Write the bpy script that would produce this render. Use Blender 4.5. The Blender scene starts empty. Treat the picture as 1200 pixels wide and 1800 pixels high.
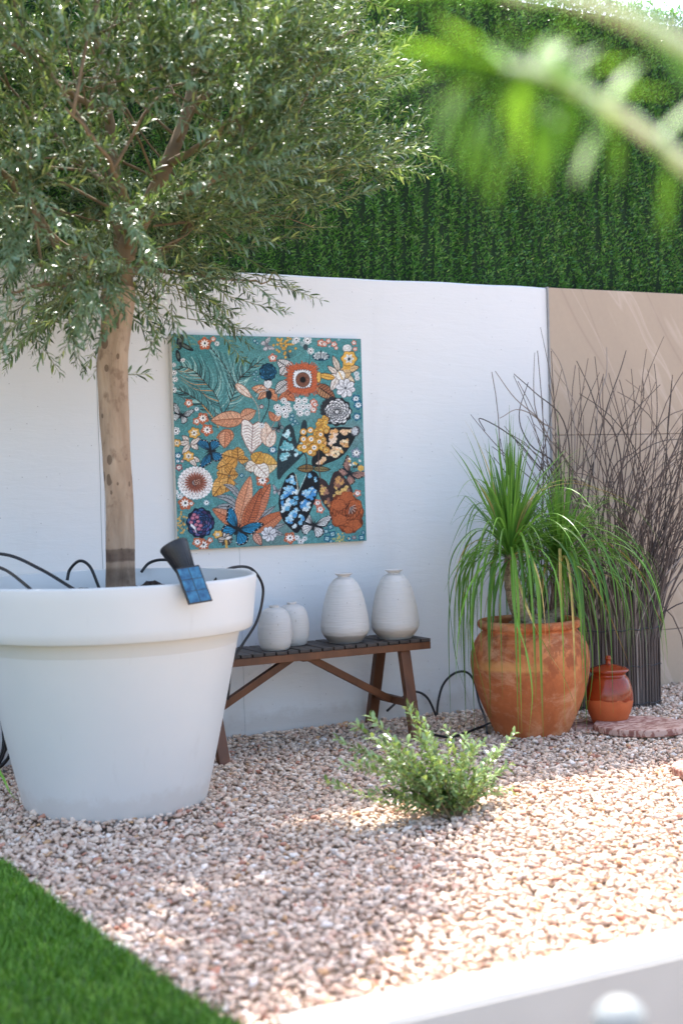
import bpy, bmesh, math, random
import numpy as np
from mathutils import Vector, Matrix
random.seed(7); rng = np.random.default_rng(7)
sc = bpy.context.scene
COL = sc.collection
PI = math.pi

# ------------------------------------------------------------------ camera
F, YAW, PITCH, ROLL, H, D = 2500.0, 0.49223, -0.02228, -0.02829, 1.22477, 6.1772
_d = np.array([math.sin(YAW)*math.cos(PITCH), math.cos(YAW)*math.cos(PITCH), math.sin(PITCH)])
_r0 = np.array([math.cos(YAW), -math.sin(YAW), 0.0]); _u0 = np.cross(_r0, _d)
_r = math.cos(ROLL)*_r0 + math.sin(ROLL)*_u0; _u = -math.sin(ROLL)*_r0 + math.cos(ROLL)*_u0
cd = bpy.data.cameras.new('camera'); cam = bpy.data.objects.new('camera', cd); COL.objects.link(cam)
m = Matrix.Identity(4)
for i in range(3):
    m[i][0] = _r[i]; m[i][1] = _u[i]; m[i][2] = -_d[i]
m[2][3] = H
cam.matrix_world = m
cd.sensor_fit = 'HORIZONTAL'; cd.sensor_width = 24.0; cd.lens = 50.0
cd.clip_start = 0.05; cd.clip_end = 300
cd.dof.use_dof = True; cd.dof.focus_distance = 6.4; cd.dof.aperture_fstop = 2.0
sc.camera = cam

# ------------------------------------------------------------------ sky, sun, exposure
SUNV = np.array([0.50, 1.0, 2.22]); SUNV /= np.linalg.norm(SUNV)
w = bpy.data.worlds.new('World'); sc.world = w; w.use_nodes = True
nt = w.node_tree; nt.nodes.clear()
sky = nt.nodes.new('ShaderNodeTexSky'); sky.sky_type = 'NISHITA'; sky.sun_disc = False
sky.sun_elevation = math.asin(SUNV[2]); sky.sun_rotation = math.atan2(SUNV[0], SUNV[1])
sky.dust_density = 3.4; sky.ozone_density = 0.85; sky.altitude = 50
bg = nt.nodes.new('ShaderNodeBackground'); bg.inputs[1].default_value = 0.15
wo = nt.nodes.new('ShaderNodeOutputWorld')
nt.links.new(sky.outputs[0], bg.inputs[0]); nt.links.new(bg.outputs[0], wo.inputs[0])
sl = bpy.data.lights.new('sun', 'SUN'); sl.energy = 3.1; sl.angle = math.radians(0.55); sl.color = (1.0, 0.95, 0.88)
so = bpy.data.objects.new('sun', sl); COL.objects.link(so)
so.rotation_euler = Vector(-SUNV).to_track_quat('-Z', 'Y').to_euler(); so.location = (0, 0, 8)
sc.view_settings.view_transform = 'Standard'; sc.view_settings.look = 'None'
sc.view_settings.gamma = 1.0; sc.view_settings.exposure = 1.87
sc.render.engine = 'CYCLES'
sc.cycles.use_denoising = True
sc.cycles.max_bounces = 8; sc.cycles.transparent_max_bounces = 8
sc.cycles.caustics_reflective = False; sc.cycles.caustics_refractive = False

# ------------------------------------------------------------------ pixel helpers (photo 1200x1800)
def ray(x, y): return _d + _r*(x-600)/F - _u*(y-900)/F
def G(x, y, z=0.0):
    v = ray(x, y); t = (z-H)/v[2]; P = v*t; P[2] = z; return P
def W(x, y, Y=D):
    v = ray(x, y); t = Y/v[1]; P = v*t; P[2] += H; return P
def AT(x, y, dist):
    v = ray(x, y); P = v*dist; P[2] += H; return P
def PX(P):
    v = np.asarray(P, float) - np.array([0, 0, H]); z = v @ _d
    return 600 + F*(v @ _r)/z, 900 - F*(v @ _u)/z
def in_poly(x, y, poly):
    x = np.asarray(x, float); y = np.asarray(y, float); c = np.zeros(x.shape, bool)
    n = len(poly)
    for i in range(n):
        x1, y1 = poly[i]; x2, y2 = poly[(i+1) % n]
        k = ((y1 > y) != (y2 > y)) & (x < (x2-x1)*(y-y1)/((y2-y1) or 1e-9)+x1)
        c ^= k
    return c

# ------------------------------------------------------------------ object helpers
def lin(c):
    if isinstance(c, str):
        c = [int(c[i:i+2], 16)/255 for i in (0, 2, 4)]
    return tuple(x/12.92 if x <= .04045 else ((x+.055)/1.055)**2.4 for x in c[:3])
def mesh(name, verts, faces, mat=None, smooth=False):
    me = bpy.data.meshes.new(name)
    verts = np.asarray(verts, np.float32)
    if isinstance(faces, np.ndarray):
        n, k = faces.shape
        me.vertices.add(len(verts)); me.vertices.foreach_set('co', verts.ravel())
        me.loops.add(n*k); me.loops.foreach_set('vertex_index', faces.ravel().astype(np.int32))
        me.polygons.add(n); me.polygons.foreach_set('loop_start', np.arange(0, n*k, k, dtype=np.int32))
        me.update(calc_edges=True)
    else:
        me.from_pydata([tuple(map(float, v)) for v in verts], [], [tuple(map(int, f)) for f in faces])
    if smooth: me.polygons.foreach_set('use_smooth', np.ones(len(me.polygons), bool))
    if mat: me.materials.append(mat)
    me.update()
    return me
def wloc(p):
    v = Vector((0, 0, 0))
    while p is not None: v += Vector(p.location); p = p.parent
    return v
def obj(name, geo, mat, parent=None, smooth=False, loc=None):
    """geo = (verts in world space, faces) -> one mesh object; origin at parent's (or loc)"""
    V, Fc = geo; V = np.asarray(V, float)
    base = wloc(parent) if parent is not None else (Vector(loc) if loc is not None else Vector((0, 0, 0)))
    me = mesh(name, V - np.array(base), Fc, mat, smooth)
    o = bpy.data.objects.new(name, me); COL.objects.link(o)
    if parent is not None: o.parent = parent
    else: o.location = base
    return o
def tag(o, label=None, cat=None, group=None, kind=None):
    if label: o['label'] = label
    if cat: o['category'] = cat
    if group: o['group'] = group
    if kind: o['kind'] = kind
    return o
def thing(name, loc, label, cat, group=None):
    o = bpy.data.objects.new(name, None); COL.objects.link(o); o.location = tuple(map(float, loc)); o.empty_display_size = .1
    return tag(o, label, cat, group)
class MB:
    def __init__(s): s.v = []; s.f = []; s.n = 0
    def add(s, g):
        V, Fc = g; V = np.asarray(V, float)
        s.v.append(V); s.f += [tuple(int(i)+s.n for i in f) for f in Fc]; s.n += len(V); return s
    def get(s): return np.concatenate(s.v), s.f
def box(c, size, rot=None):
    x, y, z = [k/2 for k in size]
    V = np.array([(a*x, b*y, e*z) for a in (-1, 1) for b in (-1, 1) for e in (-1, 1)])
    if rot is not None: V = V @ np.array(rot).T
    return V+np.array(c), [(0, 1, 3, 2), (4, 6, 7, 5), (0, 4, 5, 1), (2, 3, 7, 6), (0, 2, 6, 4), (1, 5, 7, 3)]
def bevbox(c, size, bev=.004, rot=None, seg=2):
    bm = bmesh.new(); bmesh.ops.create_cube(bm, size=1)
    for v in bm.verts: v.co = Vector((v.co.x*size[0], v.co.y*size[1], v.co.z*size[2]))
    bmesh.ops.bevel(bm, geom=bm.edges[:], offset=bev, segments=seg, affect='EDGES', profile=.6)
    bm.verts.index_update()
    V = np.array([v.co[:] for v in bm.verts]); Fc = [tuple(v.index for v in f.verts) for f in bm.faces]; bm.free()
    if rot is not None: V = V @ np.array(rot).T
    return V+np.array(c), Fc
def beam(a, b, wd, th, side, bev=.004):
    """bevelled rectangular bar from a to b; wd measured along 'side'"""
    a = np.array(a, float); b = np.array(b, float); z = b-a; L = np.linalg.norm(z); z /= L
    x = np.array(side, float); x -= z*(x@z); x /= np.linalg.norm(x); y = np.cross(z, x)
    return bevbox((a+b)/2, (wd, th, L), bev, np.column_stack([x, y, z]))
def tube(pts, rad, n=8, cap=True):
    pts = np.asarray(pts, float); k = len(pts); rad = np.broadcast_to(np.asarray(rad, float), (k,))
    T = np.gradient(pts, axis=0); T /= np.linalg.norm(T, axis=1)[:, None]+1e-12
    ref = np.array([0, 0, 1.]) if abs(T[0][2]) < .9 else np.array([1., 0, 0])
    x = np.cross(T[0], ref); x /= np.linalg.norm(x)
    V = []; a = np.arange(n)*2*PI/n
    for i in range(k):
        x = x-T[i]*(x@T[i]); x /= np.linalg.norm(x)+1e-12; y = np.cross(T[i], x)
        V.append(pts[i]+rad[i]*(np.cos(a)[:, None]*x+np.sin(a)[:, None]*y))
    V = np.concatenate(V); Fc = []
    for i in range(k-1):
        for j in range(n):
            Fc.append((i*n+j, i*n+(j+1) % n, (i+1)*n+(j+1) % n, (i+1)*n+j))
    if cap: Fc += [tuple(range(n))[::-1], tuple(range((k-1)*n, k*n))]
    return V, Fc
def spline(P, n=8):
    P = np.asarray(P, float); Q = np.vstack([2*P[0]-P[1], P, 2*P[-1]-P[-2]]); out = []
    for i in range(1, len(Q)-2):
        for t in np.arange(n)/n:
            a, b, c, d = Q[i-1:i+3]
            out.append(.5*((2*b)+(-a+c)*t+(2*a-5*b+4*c-d)*t*t+(-a+3*b-3*c+d)*t**3))
    out.append(P[-1]); return np.array(out)
def lathe(prof, c=(0, 0, 0), n=64, wob=None):
    """prof list of (r,z)"""
    V = []; Fc = []; a = np.arange(n)*2*PI/n; k = len(prof)
    for (r, z) in prof:
        rr = r if wob is None else r*(1+wob(a, z))
        V.append(np.column_stack([rr*np.cos(a), rr*np.sin(a), np.full(n, z)]))
    V = np.concatenate(V)+np.array(c)
    for i in range(k-1):
        for j in range(n):
            Fc.append((i*n+j, i*n+(j+1) % n, (i+1)*n+(j+1) % n, (i+1)*n+j))
    return V, Fc
def sm_prof(pts, n=6, zs=1.0):
    P = spline([(a, 0, b*zs) for a, b in pts], n); return [(max(p[0], .0005), p[2]) for p in P]

# ------------------------------------------------------------------ material helpers
class M:
    def __init__(s, name):
        s.m = bpy.data.materials.new(name); s.m.use_nodes = True; s.nt = s.m.node_tree
        s.b = s.nt.nodes['Principled BSDF']; s.out = s.nt.nodes['Material Output']; s._tc = None
    def N(s, t, **k):
        n = s.nt.nodes.new(t)
        for a, b in k.items(): setattr(n, a, b)
        return n
    def L(s, a, b): s.nt.links.new(a, b)
    def tc(s, scale=(1, 1, 1), kind='Object'):
        t = s.N('ShaderNodeTexCoord'); mp = s.N('ShaderNodeMapping'); mp.inputs['Scale'].default_value = scale
        s.L(t.outputs[kind], mp.inputs[0]); return mp.outputs[0]
    def noise(s, scale, vec=None, detail=4, rough=.55, dist=0):
        n = s.N('ShaderNodeTexNoise'); n.inputs['Scale'].default_value = scale; n.inputs['Detail'].default_value = detail
        n.inputs['Roughness'].default_value = rough; n.inputs['Distortion'].default_value = dist
        if vec is not None: s.L(vec, n.inputs['Vector'])
        return n.outputs['Fac']
    def ramp(s, fac, stops, interp='LINEAR'):
        n = s.N('ShaderNodeValToRGB'); e = n.color_ramp.elements; n.color_ramp.interpolation = interp
        while len(e) < len(stops): e.new(.5)
        for k, (p, c) in zip(e, stops): k.position = p; k.color = (*c, 1) if len(c) == 3 else c
        s.L(fac, n.inputs[0]); return n.outputs[0]
    def mix(s, fac, a, b, mode='MIX'):
        n = s.N('ShaderNodeMix', data_type='RGBA', blend_type=mode)
        for i, v in ((0, fac), (6, a), (7, b)):
            if hasattr(v, 'links'): s.L(v, n.inputs[i])
            else: n.inputs[i].default_value = v if i == 0 else (*v, 1)
        return n.outputs[2]
    def math(s, op, a, b=0.0):
        n = s.N('ShaderNodeMath', operation=op)
        for i, v in enumerate((a, b)):
            if hasattr(v, 'links'): s.L(v, n.inputs[i])
            else: n.inputs[i].default_value = v
        return n.outputs[0]
    def bump(s, h, strength=.3, dist=.01, prev=None):
        n = s.N('ShaderNodeBump'); n.inputs['Strength'].default_value = strength; n.inputs['Distance'].default_value = dist
        s.L(h, n.inputs['Height'])
        if prev is not None: s.L(prev, n.inputs['Normal'])
        s.L(n.outputs[0], s.b.inputs['Normal']); return n.outputs[0]
    def col(s, c):
        if hasattr(c, 'links'): s.L(c, s.b.inputs['Base Color'])
        else: s.b.inputs['Base Color'].default_value = (*c, 1)
    def set(s, **k):
        for a, v in k.items(): s.b.inputs[a.replace('_', ' ')].default_value = v
        return s
BW = lambda v: (v, v, v)

def mat_plain(name, c, rough=.6, var=.15, nscale=20, bump=.1, **k):
    a = M(name); v = a.tc(); n = a.noise(nscale, v)
    c = np.array(c)
    a.col(a.ramp(n, [(.3, tuple(c*(1-var))), (.7, tuple(np.minimum(c*(1+var), .9)))]))
    a.set(Roughness=rough, **k)
    if bump: a.bump(a.noise(nscale*4, v), bump, .002)
    return a.m

def mat_wall():
    a = M('white_render'); v = a.tc()
    big = a.noise(.9, v, 5, .6); mid = a.noise(7, v, 4)
    base = a.mix(big, (.75, .765, .77), (.84, .845, .845))
    base = a.mix(a.math('MULTIPLY', mid, .25), base, (.72, .73, .735))
    sxw = a.N('ShaderNodeSeparateXYZ'); a.L(v, sxw.inputs[0])
    spl = a.math('MULTIPLY', a.ramp(a.math('ADD', sxw.outputs[2], a.math('MULTIPLY', a.noise(9, v, 5, .7), -.16)), [(.0, BW(1)), (.06, BW(0))]), .35)
    base = a.mix(spl, base, lin('a89a8a'))
    stn = a.ramp(a.noise(1.6, a.tc((1.6, 1, .35)), 6, .7), [(.56, BW(0)), (.72, BW(1))]); base = a.mix(a.math('MULTIPLY', stn, .22), base, (.60, .60, .59))
    # pits: sparse dark dots
    vo = a.N('ShaderNodeTexVoronoi'); vo.inputs['Scale'].default_value = 13; a.L(v, vo.inputs['Vector'])
    pm = a.noise(2.2, v, 2)
    thr = a.math('MULTIPLY', a.math('SUBTRACT', pm, .49), .26)
    sz = a.N('ShaderNodeSeparateColor'); a.L(vo.outputs['Color'], sz.inputs[0])
    thr = a.math('MULTIPLY', thr, sz.outputs[0])
    pit = a.math('LESS_THAN', vo.outputs['Distance'], thr)
    vo2 = a.N('ShaderNodeTexVoronoi'); vo2.inputs['Scale'].default_value = 34; a.L(v, vo2.inputs['Vector'])
    sz2 = a.N('ShaderNodeSeparateColor'); a.L(vo2.outputs['Color'], sz2.inputs[0])
    pit2 = a.math('LESS_THAN', vo2.outputs['Distance'], a.math('MULTIPLY', a.math('SUBTRACT', sz2.outputs[1], .80), .42))
    pits = a.math('MAXIMUM', pit, pit2)
    a.col(a.mix(a.math('MULTIPLY', pits, .5), base, (.16, .15, .14)))
    # trowel strokes
    vs = a.tc((2.2, 1, 11)); st = a.noise(2.6, vs, 5, .65, .6)
    fine = a.noise(70, v, 3)
    h = a.math('ADD', a.math('MULTIPLY', st, 1.0), a.math('MULTIPLY', fine, .10))
    h = a.math('SUBTRACT', h, a.math('MULTIPLY', pits, .6))
    a.bump(h, .16, .014); a.set(Roughness=.75)
    return a.m
def mat_tile():
    a = M('beige_stone_tile')
    t = a.N('ShaderNodeTexCoord'); mr = a.N('ShaderNodeMapping'); mr.inputs['Rotation'].default_value = (0, math.radians(31), 0); a.L(t.outputs['Object'], mr.inputs[0])
    mp = a.N('ShaderNodeMapping'); mp.inputs['Scale'].default_value = (1.9, 1, .22); a.L(mr.outputs[0], mp.inputs[0])
    v = mp.outputs[0]; v2 = a.tc()
    n = a.noise(2.2, v, 6, .6, .5)
    base = a.ramp(n, [(.3, lin('b39f8a')), (.55, lin('b9a58f')), (.8, lin('beaa96'))])
    n2 = a.noise(1.5, v, 3, .55, .25)
    vein = a.ramp(n2, [(.485, BW(0)), (.496, BW(1)), (.502, BW(.1)), (.508, BW(.6)), (.52, BW(0))])
    base = a.mix(a.math('MULTIPLY', vein, .38), base, lin('dccbbb'))
    n3 = a.noise(1.1, v, 2, .5, .4); vein2 = a.ramp(n3, [(.525, BW(0)), (.532, BW(1)), (.54, BW(0))])
    base = a.mix(a.math('MULTIPLY', vein2, .3), base, lin('8a7263'))
    base = a.mix(a.math('MULTIPLY', a.noise(40, v2), .2), base, lin('93806f'))
    a.col(base); a.set(Roughness=.42); a.bump(a.noise(60, v2), .05, .002)
    return a.m
def mat_foliage(name, c1, c2, back, rough=.4, trans=.35, tcol=None, spec=.5, stops=None):
    a = M(name); g = a.N('ShaderNodeNewGeometry')
    if stops is None: stops = [(0, c1), (.75, c2), (1, tuple(min(1, k*1.5) for k in c2))]
    col = a.ramp(g.outputs['Random Per Island'], stops)
    col2 = a.mix(g.outputs['Backfacing'], col, back)
    a.col(col2); a.set(Roughness=rough, Specular_IOR_Level=spec)
    tr = a.N('ShaderNodeBsdfTranslucent'); mx = a.N('ShaderNodeMixShader'); mx.inputs[0].default_value = trans
    tc = a.mix(.5, col, tcol or tuple(min(1, k*2.6) for k in c2)); a.L(tc, tr.inputs[0])
    a.L(a.b.outputs[0], mx.inputs[1]); a.L(tr.outputs[0], mx.inputs[2]); a.L(mx.outputs[0], a.out.inputs[0])
    return a.m
def mat_gravel():
    a = M('crushed_stone'); g = a.N('ShaderNodeNewGeometry'); v = a.tc()
    col = a.ramp(g.outputs['Random Per Island'], [
        (0, lin('d8b59b')), (.14, lin('e4cab2')), (.28, lin('c2a58f')), (.42, lin('edd5c0')), (.56, lin('cfb7a3')),
        (.68, lin('f1dcc8')), (.78, lin('cfa58f')), (.86, lin('97857a')), (.91, lin('f6ebe0')), (.95, lin('b8694a')), (.975, lin('cf9a62'))], 'CONSTANT')
    col = a.mix(a.math('MULTIPLY', a.noise(45, v, 4), .5), col, lin('e8cfba'))
    a.col(col); a.set(Roughness=.85); a.bump(a.noise(160, v, 3), .4, .003)
    return a.m
def mat_soil(name, c, sc_=60):
    a = M(name); v = a.tc(); n = a.noise(sc_, v, 6, .7); c = np.array(c)
    a.col(a.ramp(n, [(.3, tuple(c*.5)), (.7, tuple(c*1.3))])); a.bump(n, .8, .01); a.set(Roughness=.95); return a.m
def mat_wood(name, dark, light, axis_scale=(3, 40, 40), rough=.55):
    a = M(name); v = a.tc(axis_scale); n = a.noise(1.0, v, 5, .6, .4)
    g = a.N('ShaderNodeNewGeometry')
    c = a.ramp(n, [(.25, dark), (.75, light)])
    c = a.mix(a.math('MULTIPLY', g.outputs['Random Per Island'], .45), c, dark)
    a.col(c); a.set(Roughness=rough); a.bump(n, .2, .003); return a.m
def mat_bark():
    a = M('olive_bark'); v = a.tc(); vs = a.tc((7, 7, 1.2))
    n = a.noise(3, vs, 6, .6, .3)
    c = a.ramp(n, [(.25, lin('8d755f')), (.5, lin('ab927a')), (.8, lin('c3ad95'))])
    sp = a.N('ShaderNodeTexVoronoi'); sp.inputs['Scale'].default_value = 24; a.L(a.tc((1, 1, .6)), sp.inputs['Vector'])
    s2 = a.N('ShaderNodeSeparateColor'); a.L(sp.outputs['Color'], s2.inputs[0])
    k = a.math('LESS_THAN', sp.outputs['Distance'], a.math('MULTIPLY', a.math('SUBTRACT', s2.outputs[0], .45), .7))
    c = a.mix(a.math('MULTIPLY', k, .7), c, lin('54402f'))
    bl = a.ramp(a.noise(9, a.tc((1, 1, .7)), 4, .7), [(.56, BW(0)), (.64, BW(1))])
    c = a.mix(a.math('MULTIPLY', bl, .55), c, lin('6e5340'))
    # dark bands where old ties sat near the base
    sx = a.N('ShaderNodeSeparateXYZ'); a.L(v, sx.inputs[0]); z = a.math('ADD', sx.outputs[2], a.math('MULTIPLY', a.noise(14, v), .02))
    band = a.ramp(a.math('MULTIPLY', z, 1.0), [(.0, BW(.75)), (.055, BW(.35)), (.075, BW(.7)), (.12, BW(.7)), (.135, BW(.15)), (.148, BW(.15)), (.155, BW(.9)), (.195, BW(.85)), (.20, BW(0))])
    c = a.mix(a.math('MULTIPLY', band, a.math('ADD', a.noise(25, v), .35)), c, lin('4f3c31'))
    a.col(c); a.set(Roughness=.85); a.bump(a.math('ADD', n, a.math('MULTIPLY', k, -.3)), .9, .018); return a.m
def mat_terracotta():
    a = M('weathered_terracotta'); v = a.tc()
    n = a.noise(5, v, 6, .65, .4); c = a.ramp(n, [(.25, lin('96522c')), (.5, lin('b9683a')), (.75, lin('d08a56'))])
    bl = a.ramp(a.noise(17, a.tc((1, 1, .5)), 6, .65, .4), [(.50, BW(0)), (.56, BW(1))])
    sx = a.N('ShaderNodeSeparateXYZ'); a.L(v, sx.inputs[0])
    up = a.ramp(sx.outputs[2], [(.05, BW(0)), (.28, BW(.35)), (.34, BW(1)), (.6, BW(1))])
    c = a.mix(a.math('MULTIPLY', a.math('MULTIPLY', bl, up), .55), c, lin('7a3a1e'))
    pa = a.ramp(a.noise(6, a.tc((1, 1, 1.3)), 8, .75, .5), [(.50, BW(0)), (.64, BW(1))])
    c = a.mix(a.math('MULTIPLY', pa, .55), c, lin('dcaa84'))
    ring = a.ramp(a.math('ADD', sx.outputs[2], a.math('MULTIPLY', n, .02)), [(.33, BW(0)), (.345, BW(1)), (.375, BW(.6)), (.39, BW(0))])
    c = a.mix(a.math('MULTIPLY', ring, a.ramp(a.noise(7, v), [(.45, BW(0)), (.6, BW(.8))])), c, lin('d99a58'))
    a.col(c); a.set(Roughness=.78); a.bump(a.math('ADD', n, a.math('MULTIPLY', a.noise(60, v, 5, .7), .5)), .5, .006); return a.m
def mat_glaze():
    a = M('glazed_terracotta'); v = a.tc(); sx = a.N('ShaderNodeSeparateXYZ'); a.L(v, sx.inputs[0])
    z = a.math('ADD', sx.outputs[2], a.math('MULTIPLY', a.noise(14, a.tc((1, 1, .1)), 2), .045))
    f = a.ramp(z, [(.138, BW(0)), (.140, BW(1))])
    n = a.noise(9, v, 5)
    clay = a.ramp(n, [(.3, lin('b4562a')), (.7, lin('cb6c3c'))]); gl = a.ramp(n, [(.3, lin('7a2a14')), (.7, lin('a0421e'))])
    a.col(a.mix(f, clay, gl)); r = a.math('SUBTRACT', .7, a.math('MULTIPLY', f, .58)); a.L(r, a.b.inputs['Roughness']); return a.m
def mat_vase(name, top, low, zcut):
    a = M(name); v = a.tc(); sx = a.N('ShaderNodeSeparateXYZ'); a.L(v, sx.inputs[0])
    z = a.math('ADD', sx.outputs[2], a.math('MULTIPLY', a.noise(10, v, 3), .012))
    f = a.ramp(z, [(zcut, BW(0)), (zcut+.006, BW(1))])
    c = a.mix(f, low, top)
    vo = a.N('ShaderNodeTexVoronoi'); vo.inputs['Scale'].default_value = 60; a.L(v, vo.inputs['Vector'])
    s2 = a.N('ShaderNodeSeparateColor'); a.L(vo.outputs['Color'], s2.inputs[0])
    k = a.math('LESS_THAN', vo.outputs['Distance'], a.math('MULTIPLY', a.math('SUBTRACT', s2.outputs[0], .72), .8))
    c = a.mix(a.math('MULTIPLY', k, .55), c, lin('8a7f74'))
    c = a.mix(a.math('MULTIPLY', a.noise(12, a.tc((1, 1, 5)), 4, .6), .3), c, lin('b7aca0'))
    a.col(c); a.set(Roughness=.5); a.bump(a.noise(9, a.tc((1.2, 1.2, 16)), 3, .6), .5, .006); return a.m
def mat_slab():
    a = M('mottled_red_slab'); v = a.tc((1, 1, .3))
    n = a.noise(40, a.tc((.55, 1.6, .5)), 3, .6)
    c = a.ramp(n, [(.47, lin('c9aa9c')), (.51, lin('b99585')), (.54, lin('8f5c50')), (.7, lin('804d44'))])
    c = a.mix(a.math('MULTIPLY', a.noise(5, v), .35), c, lin('a88474'))
    a.col(c); a.set(Roughness=.8); a.bump(n, .4, .004); return a.m
def mat_turf():
    a = M('artificial_turf'); g = a.N('ShaderNodeNewGeometry')
    a.col(a.ramp(a.math('ADD', a.math('MULTIPLY', g.outputs['Random Per Island'], .6), a.math('MULTIPLY', a.math('SUBTRACT', a.noise(11, a.tc(), 4, .6), .2), .75)), [(0, lin('3a6a16')), (.5, lin('58881e')), (.85, lin('7ca52e')), (1, lin('b4bc58'))]))
    a.set(Roughness=.45); return a.m

WALL = mat_wall(); TILE = mat_tile(); GRAVEL = mat_gravel()
BLACK = mat_plain('black_plastic', (.022, .022, .025), .42, .2, 30, .05)
HOSE = mat_plain('black_irrigation_hose', (.016, .017, .02), .38, .2, 30, 0)
def mat_planter():
    a = M('white_planter_plastic'); v = a.tc(); sx = a.N('ShaderNodeSeparateXYZ'); a.L(v, sx.inputs[0])
    c = a.ramp(a.noise(3, v, 4), [(.3, (.70, .70, .685)), (.7, (.735, .73, .71))])
    du = a.math('MULTIPLY', a.ramp(a.math('ADD', sx.outputs[2], a.math('MULTIPLY', a.noise(16, v, 6, .7), -.16)), [(.0, BW(1)), (.04, BW(0))]), .2)
    c = a.mix(du, c, lin('b09e8c'))
    run = a.ramp(a.noise(5, a.tc((3.5, 3.5, .25)), 6, .7), [(.60, BW(0)), (.74, BW(1))]); c = a.mix(a.math('MULTIPLY', run, .16), c, lin('a59b8e'))
    a.col(c); a.set(Roughness=.45); a.bump(a.noise(90, v, 3), .04, .002); return a.m
PLANTER = mat_planter()
WHITE = mat_plain('white_painted_kerb', (.50, .49, .47), .6, .04, 6, .15)

# ------------------------------------------------------------------ setting: ground
def flat(poly, z):
    V = [(x, y, z) for x, y in poly]; return V, [tuple(range(len(V)))]
gr = obj('ground', flat([(-60, -60), (60, -60), (60, 60), (-60, 60)], -0.012), mat_soil('sandy_ground', lin('9c8a78'), 30)); tag(gr, kind='structure')
def hull(seed):
    r = np.random.default_rng(seed); bm = bmesh.new()
    P = r.normal(size=(12, 3)); P /= np.linalg.norm(P, axis=1)[:, None]; P *= np.array([1.05, .70+.25*r.random(), .42+.28*r.random()])*(0.8+.25*r.random((12, 1)))
    for p in P: bm.verts.new(p)
    bmesh.ops.convex_hull(bm, input=bm.verts[:])
    bmesh.ops.delete(bm, geom=[v for v in bm.verts if not v.link_faces], context='VERTS')
    bmesh.ops.triangulate(bm, faces=bm.faces[:]); bm.verts.index_update()
    V = np.array([v.co[:] for v in bm.verts]); Fc = np.array([[v.index for v in f.verts] for f in bm.faces]); bm.free(); return V, Fc
GRASS_EDGE = [G(x, y, .0)[:2] for x, y in [(-330, 1400), (-120, 1462), (0, 1518), (60, 1560), (170, 1642), (300, 1737), (400, 1797), (470, 1850), (560, 1960)]]
grass_poly = [tuple(p) for p in GRASS_EDGE]+[(GRASS_EDGE[-1][0]-.3, 1.3), (-1.2, 1.3), (-1.2, GRASS_EDGE[0][1])]
PC = np.array([1.775, 5.199, 0.0])
POTC = np.array([3.937, 5.497, 0.0]); JARC = np.array([4.300, 5.372, 0.0])
def gravel_field():
    step = .0166; xs = np.arange(-.2, 7.6, step); ys = np.arange(1.95, 6.17, step)
    X, Y = np.meshgrid(xs, ys); X = X.ravel(); Y = Y.ravel(); n = len(X)
    X = X+rng.uniform(-.5, .5, n)*step*1.3; Y = Y+rng.uniform(-.5, .5, n)*step*1.3
    # keep what this place can show (a wide wedge from the terrace)
    px = PX_arr(X, Y); keep = (px > -330) & (px < 1530)
    keep &= ~in_poly(X, Y, grass_poly)
    keep &= (np.hypot(X-PC[0], Y-PC[1]) > .325) & (np.hypot(X-POTC[0], Y-POTC[1]) > .165)
    keep &= ~((X > 0.98) & (Y < 2.11)); keep &= Y < 6.17
    X = X[keep]; Y = Y[keep]; n = len(X)
    dist = np.hypot(X, Y)
    S = np.clip(rng.lognormal(-.02, .34, n), .45, 1.9)*.0121
    Z = S*.15+rng.uniform(-.004, .010, n)+.010*np.sin(X*2.3+1)*np.cos(Y*2.9)
    # stones heap up a little against pots and wall
    Z += .02*np.exp(-((np.hypot(X-PC[0], Y-PC[1])-.34)/.07)**2)+.012*np.exp(-((6.17-Y)/.15)**2)
    protos = [hull(100+i) for i in range(26)]; pid = rng.integers(0, 26, n)
    az = rng.uniform(0, 2*PI, n); tl = rng.normal(0, .36, n); tl2 = rng.normal(0, .36, n)
    VV = []; FF = []; off = 0
    for k, (V, Fc) in enumerate(protos):
        i = np.where(pid == k)[0]
        if len(i) == 0: continue
        ca, sa = np.cos(az[i]), np.sin(az[i]); cb, sb = np.cos(tl[i]), np.sin(tl[i]); cc, s_c = np.cos(tl2[i]), np.sin(tl2[i])
        x, y, z = V[None, :, 0], V[None, :, 1], V[None, :, 2]
        y1 = y*cb[:, None]-z*sb[:, None]; z1 = y*sb[:, None]+z*cb[:, None]
        x2 = x*cc[:, None]+z1*s_c[:, None]; z2 = -x*s_c[:, None]+z1*cc[:, None]
        x3 = x2*ca[:, None]-y1*sa[:, None]; y3 = x2*sa[:, None]+y1*ca[:, None]
        P = np.stack([x3*S[i, None]+X[i, None], y3*S[i, None]+Y[i, None], z2*S[i, None]+Z[i, None]], -1)
        P[..., 1] = np.minimum(P[..., 1], 6.176)
        m_ = len(V); FF.append((Fc[None]+off+np.arange(len(i))[:, None, None]*m_).reshape(-1, 3)); VV.append(P.reshape(-1, 3)); off += len(i)*m_
    print('stones', n)
    return np.concatenate(VV), np.concatenate(FF)
def PX_arr(X, Y):
    P = np.stack([X, Y, np.full(len(X), -H)], -1); z = P @ _d; z = np.where(z < .3, .3, z); return 600+F*(P @ _r)/z
gv = obj('gravel', gravel_field(), GRAVEL); tag(gv, 'loose pinkish beige crushed stone covering the garden bed', 'gravel', kind='stuff')

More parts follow.
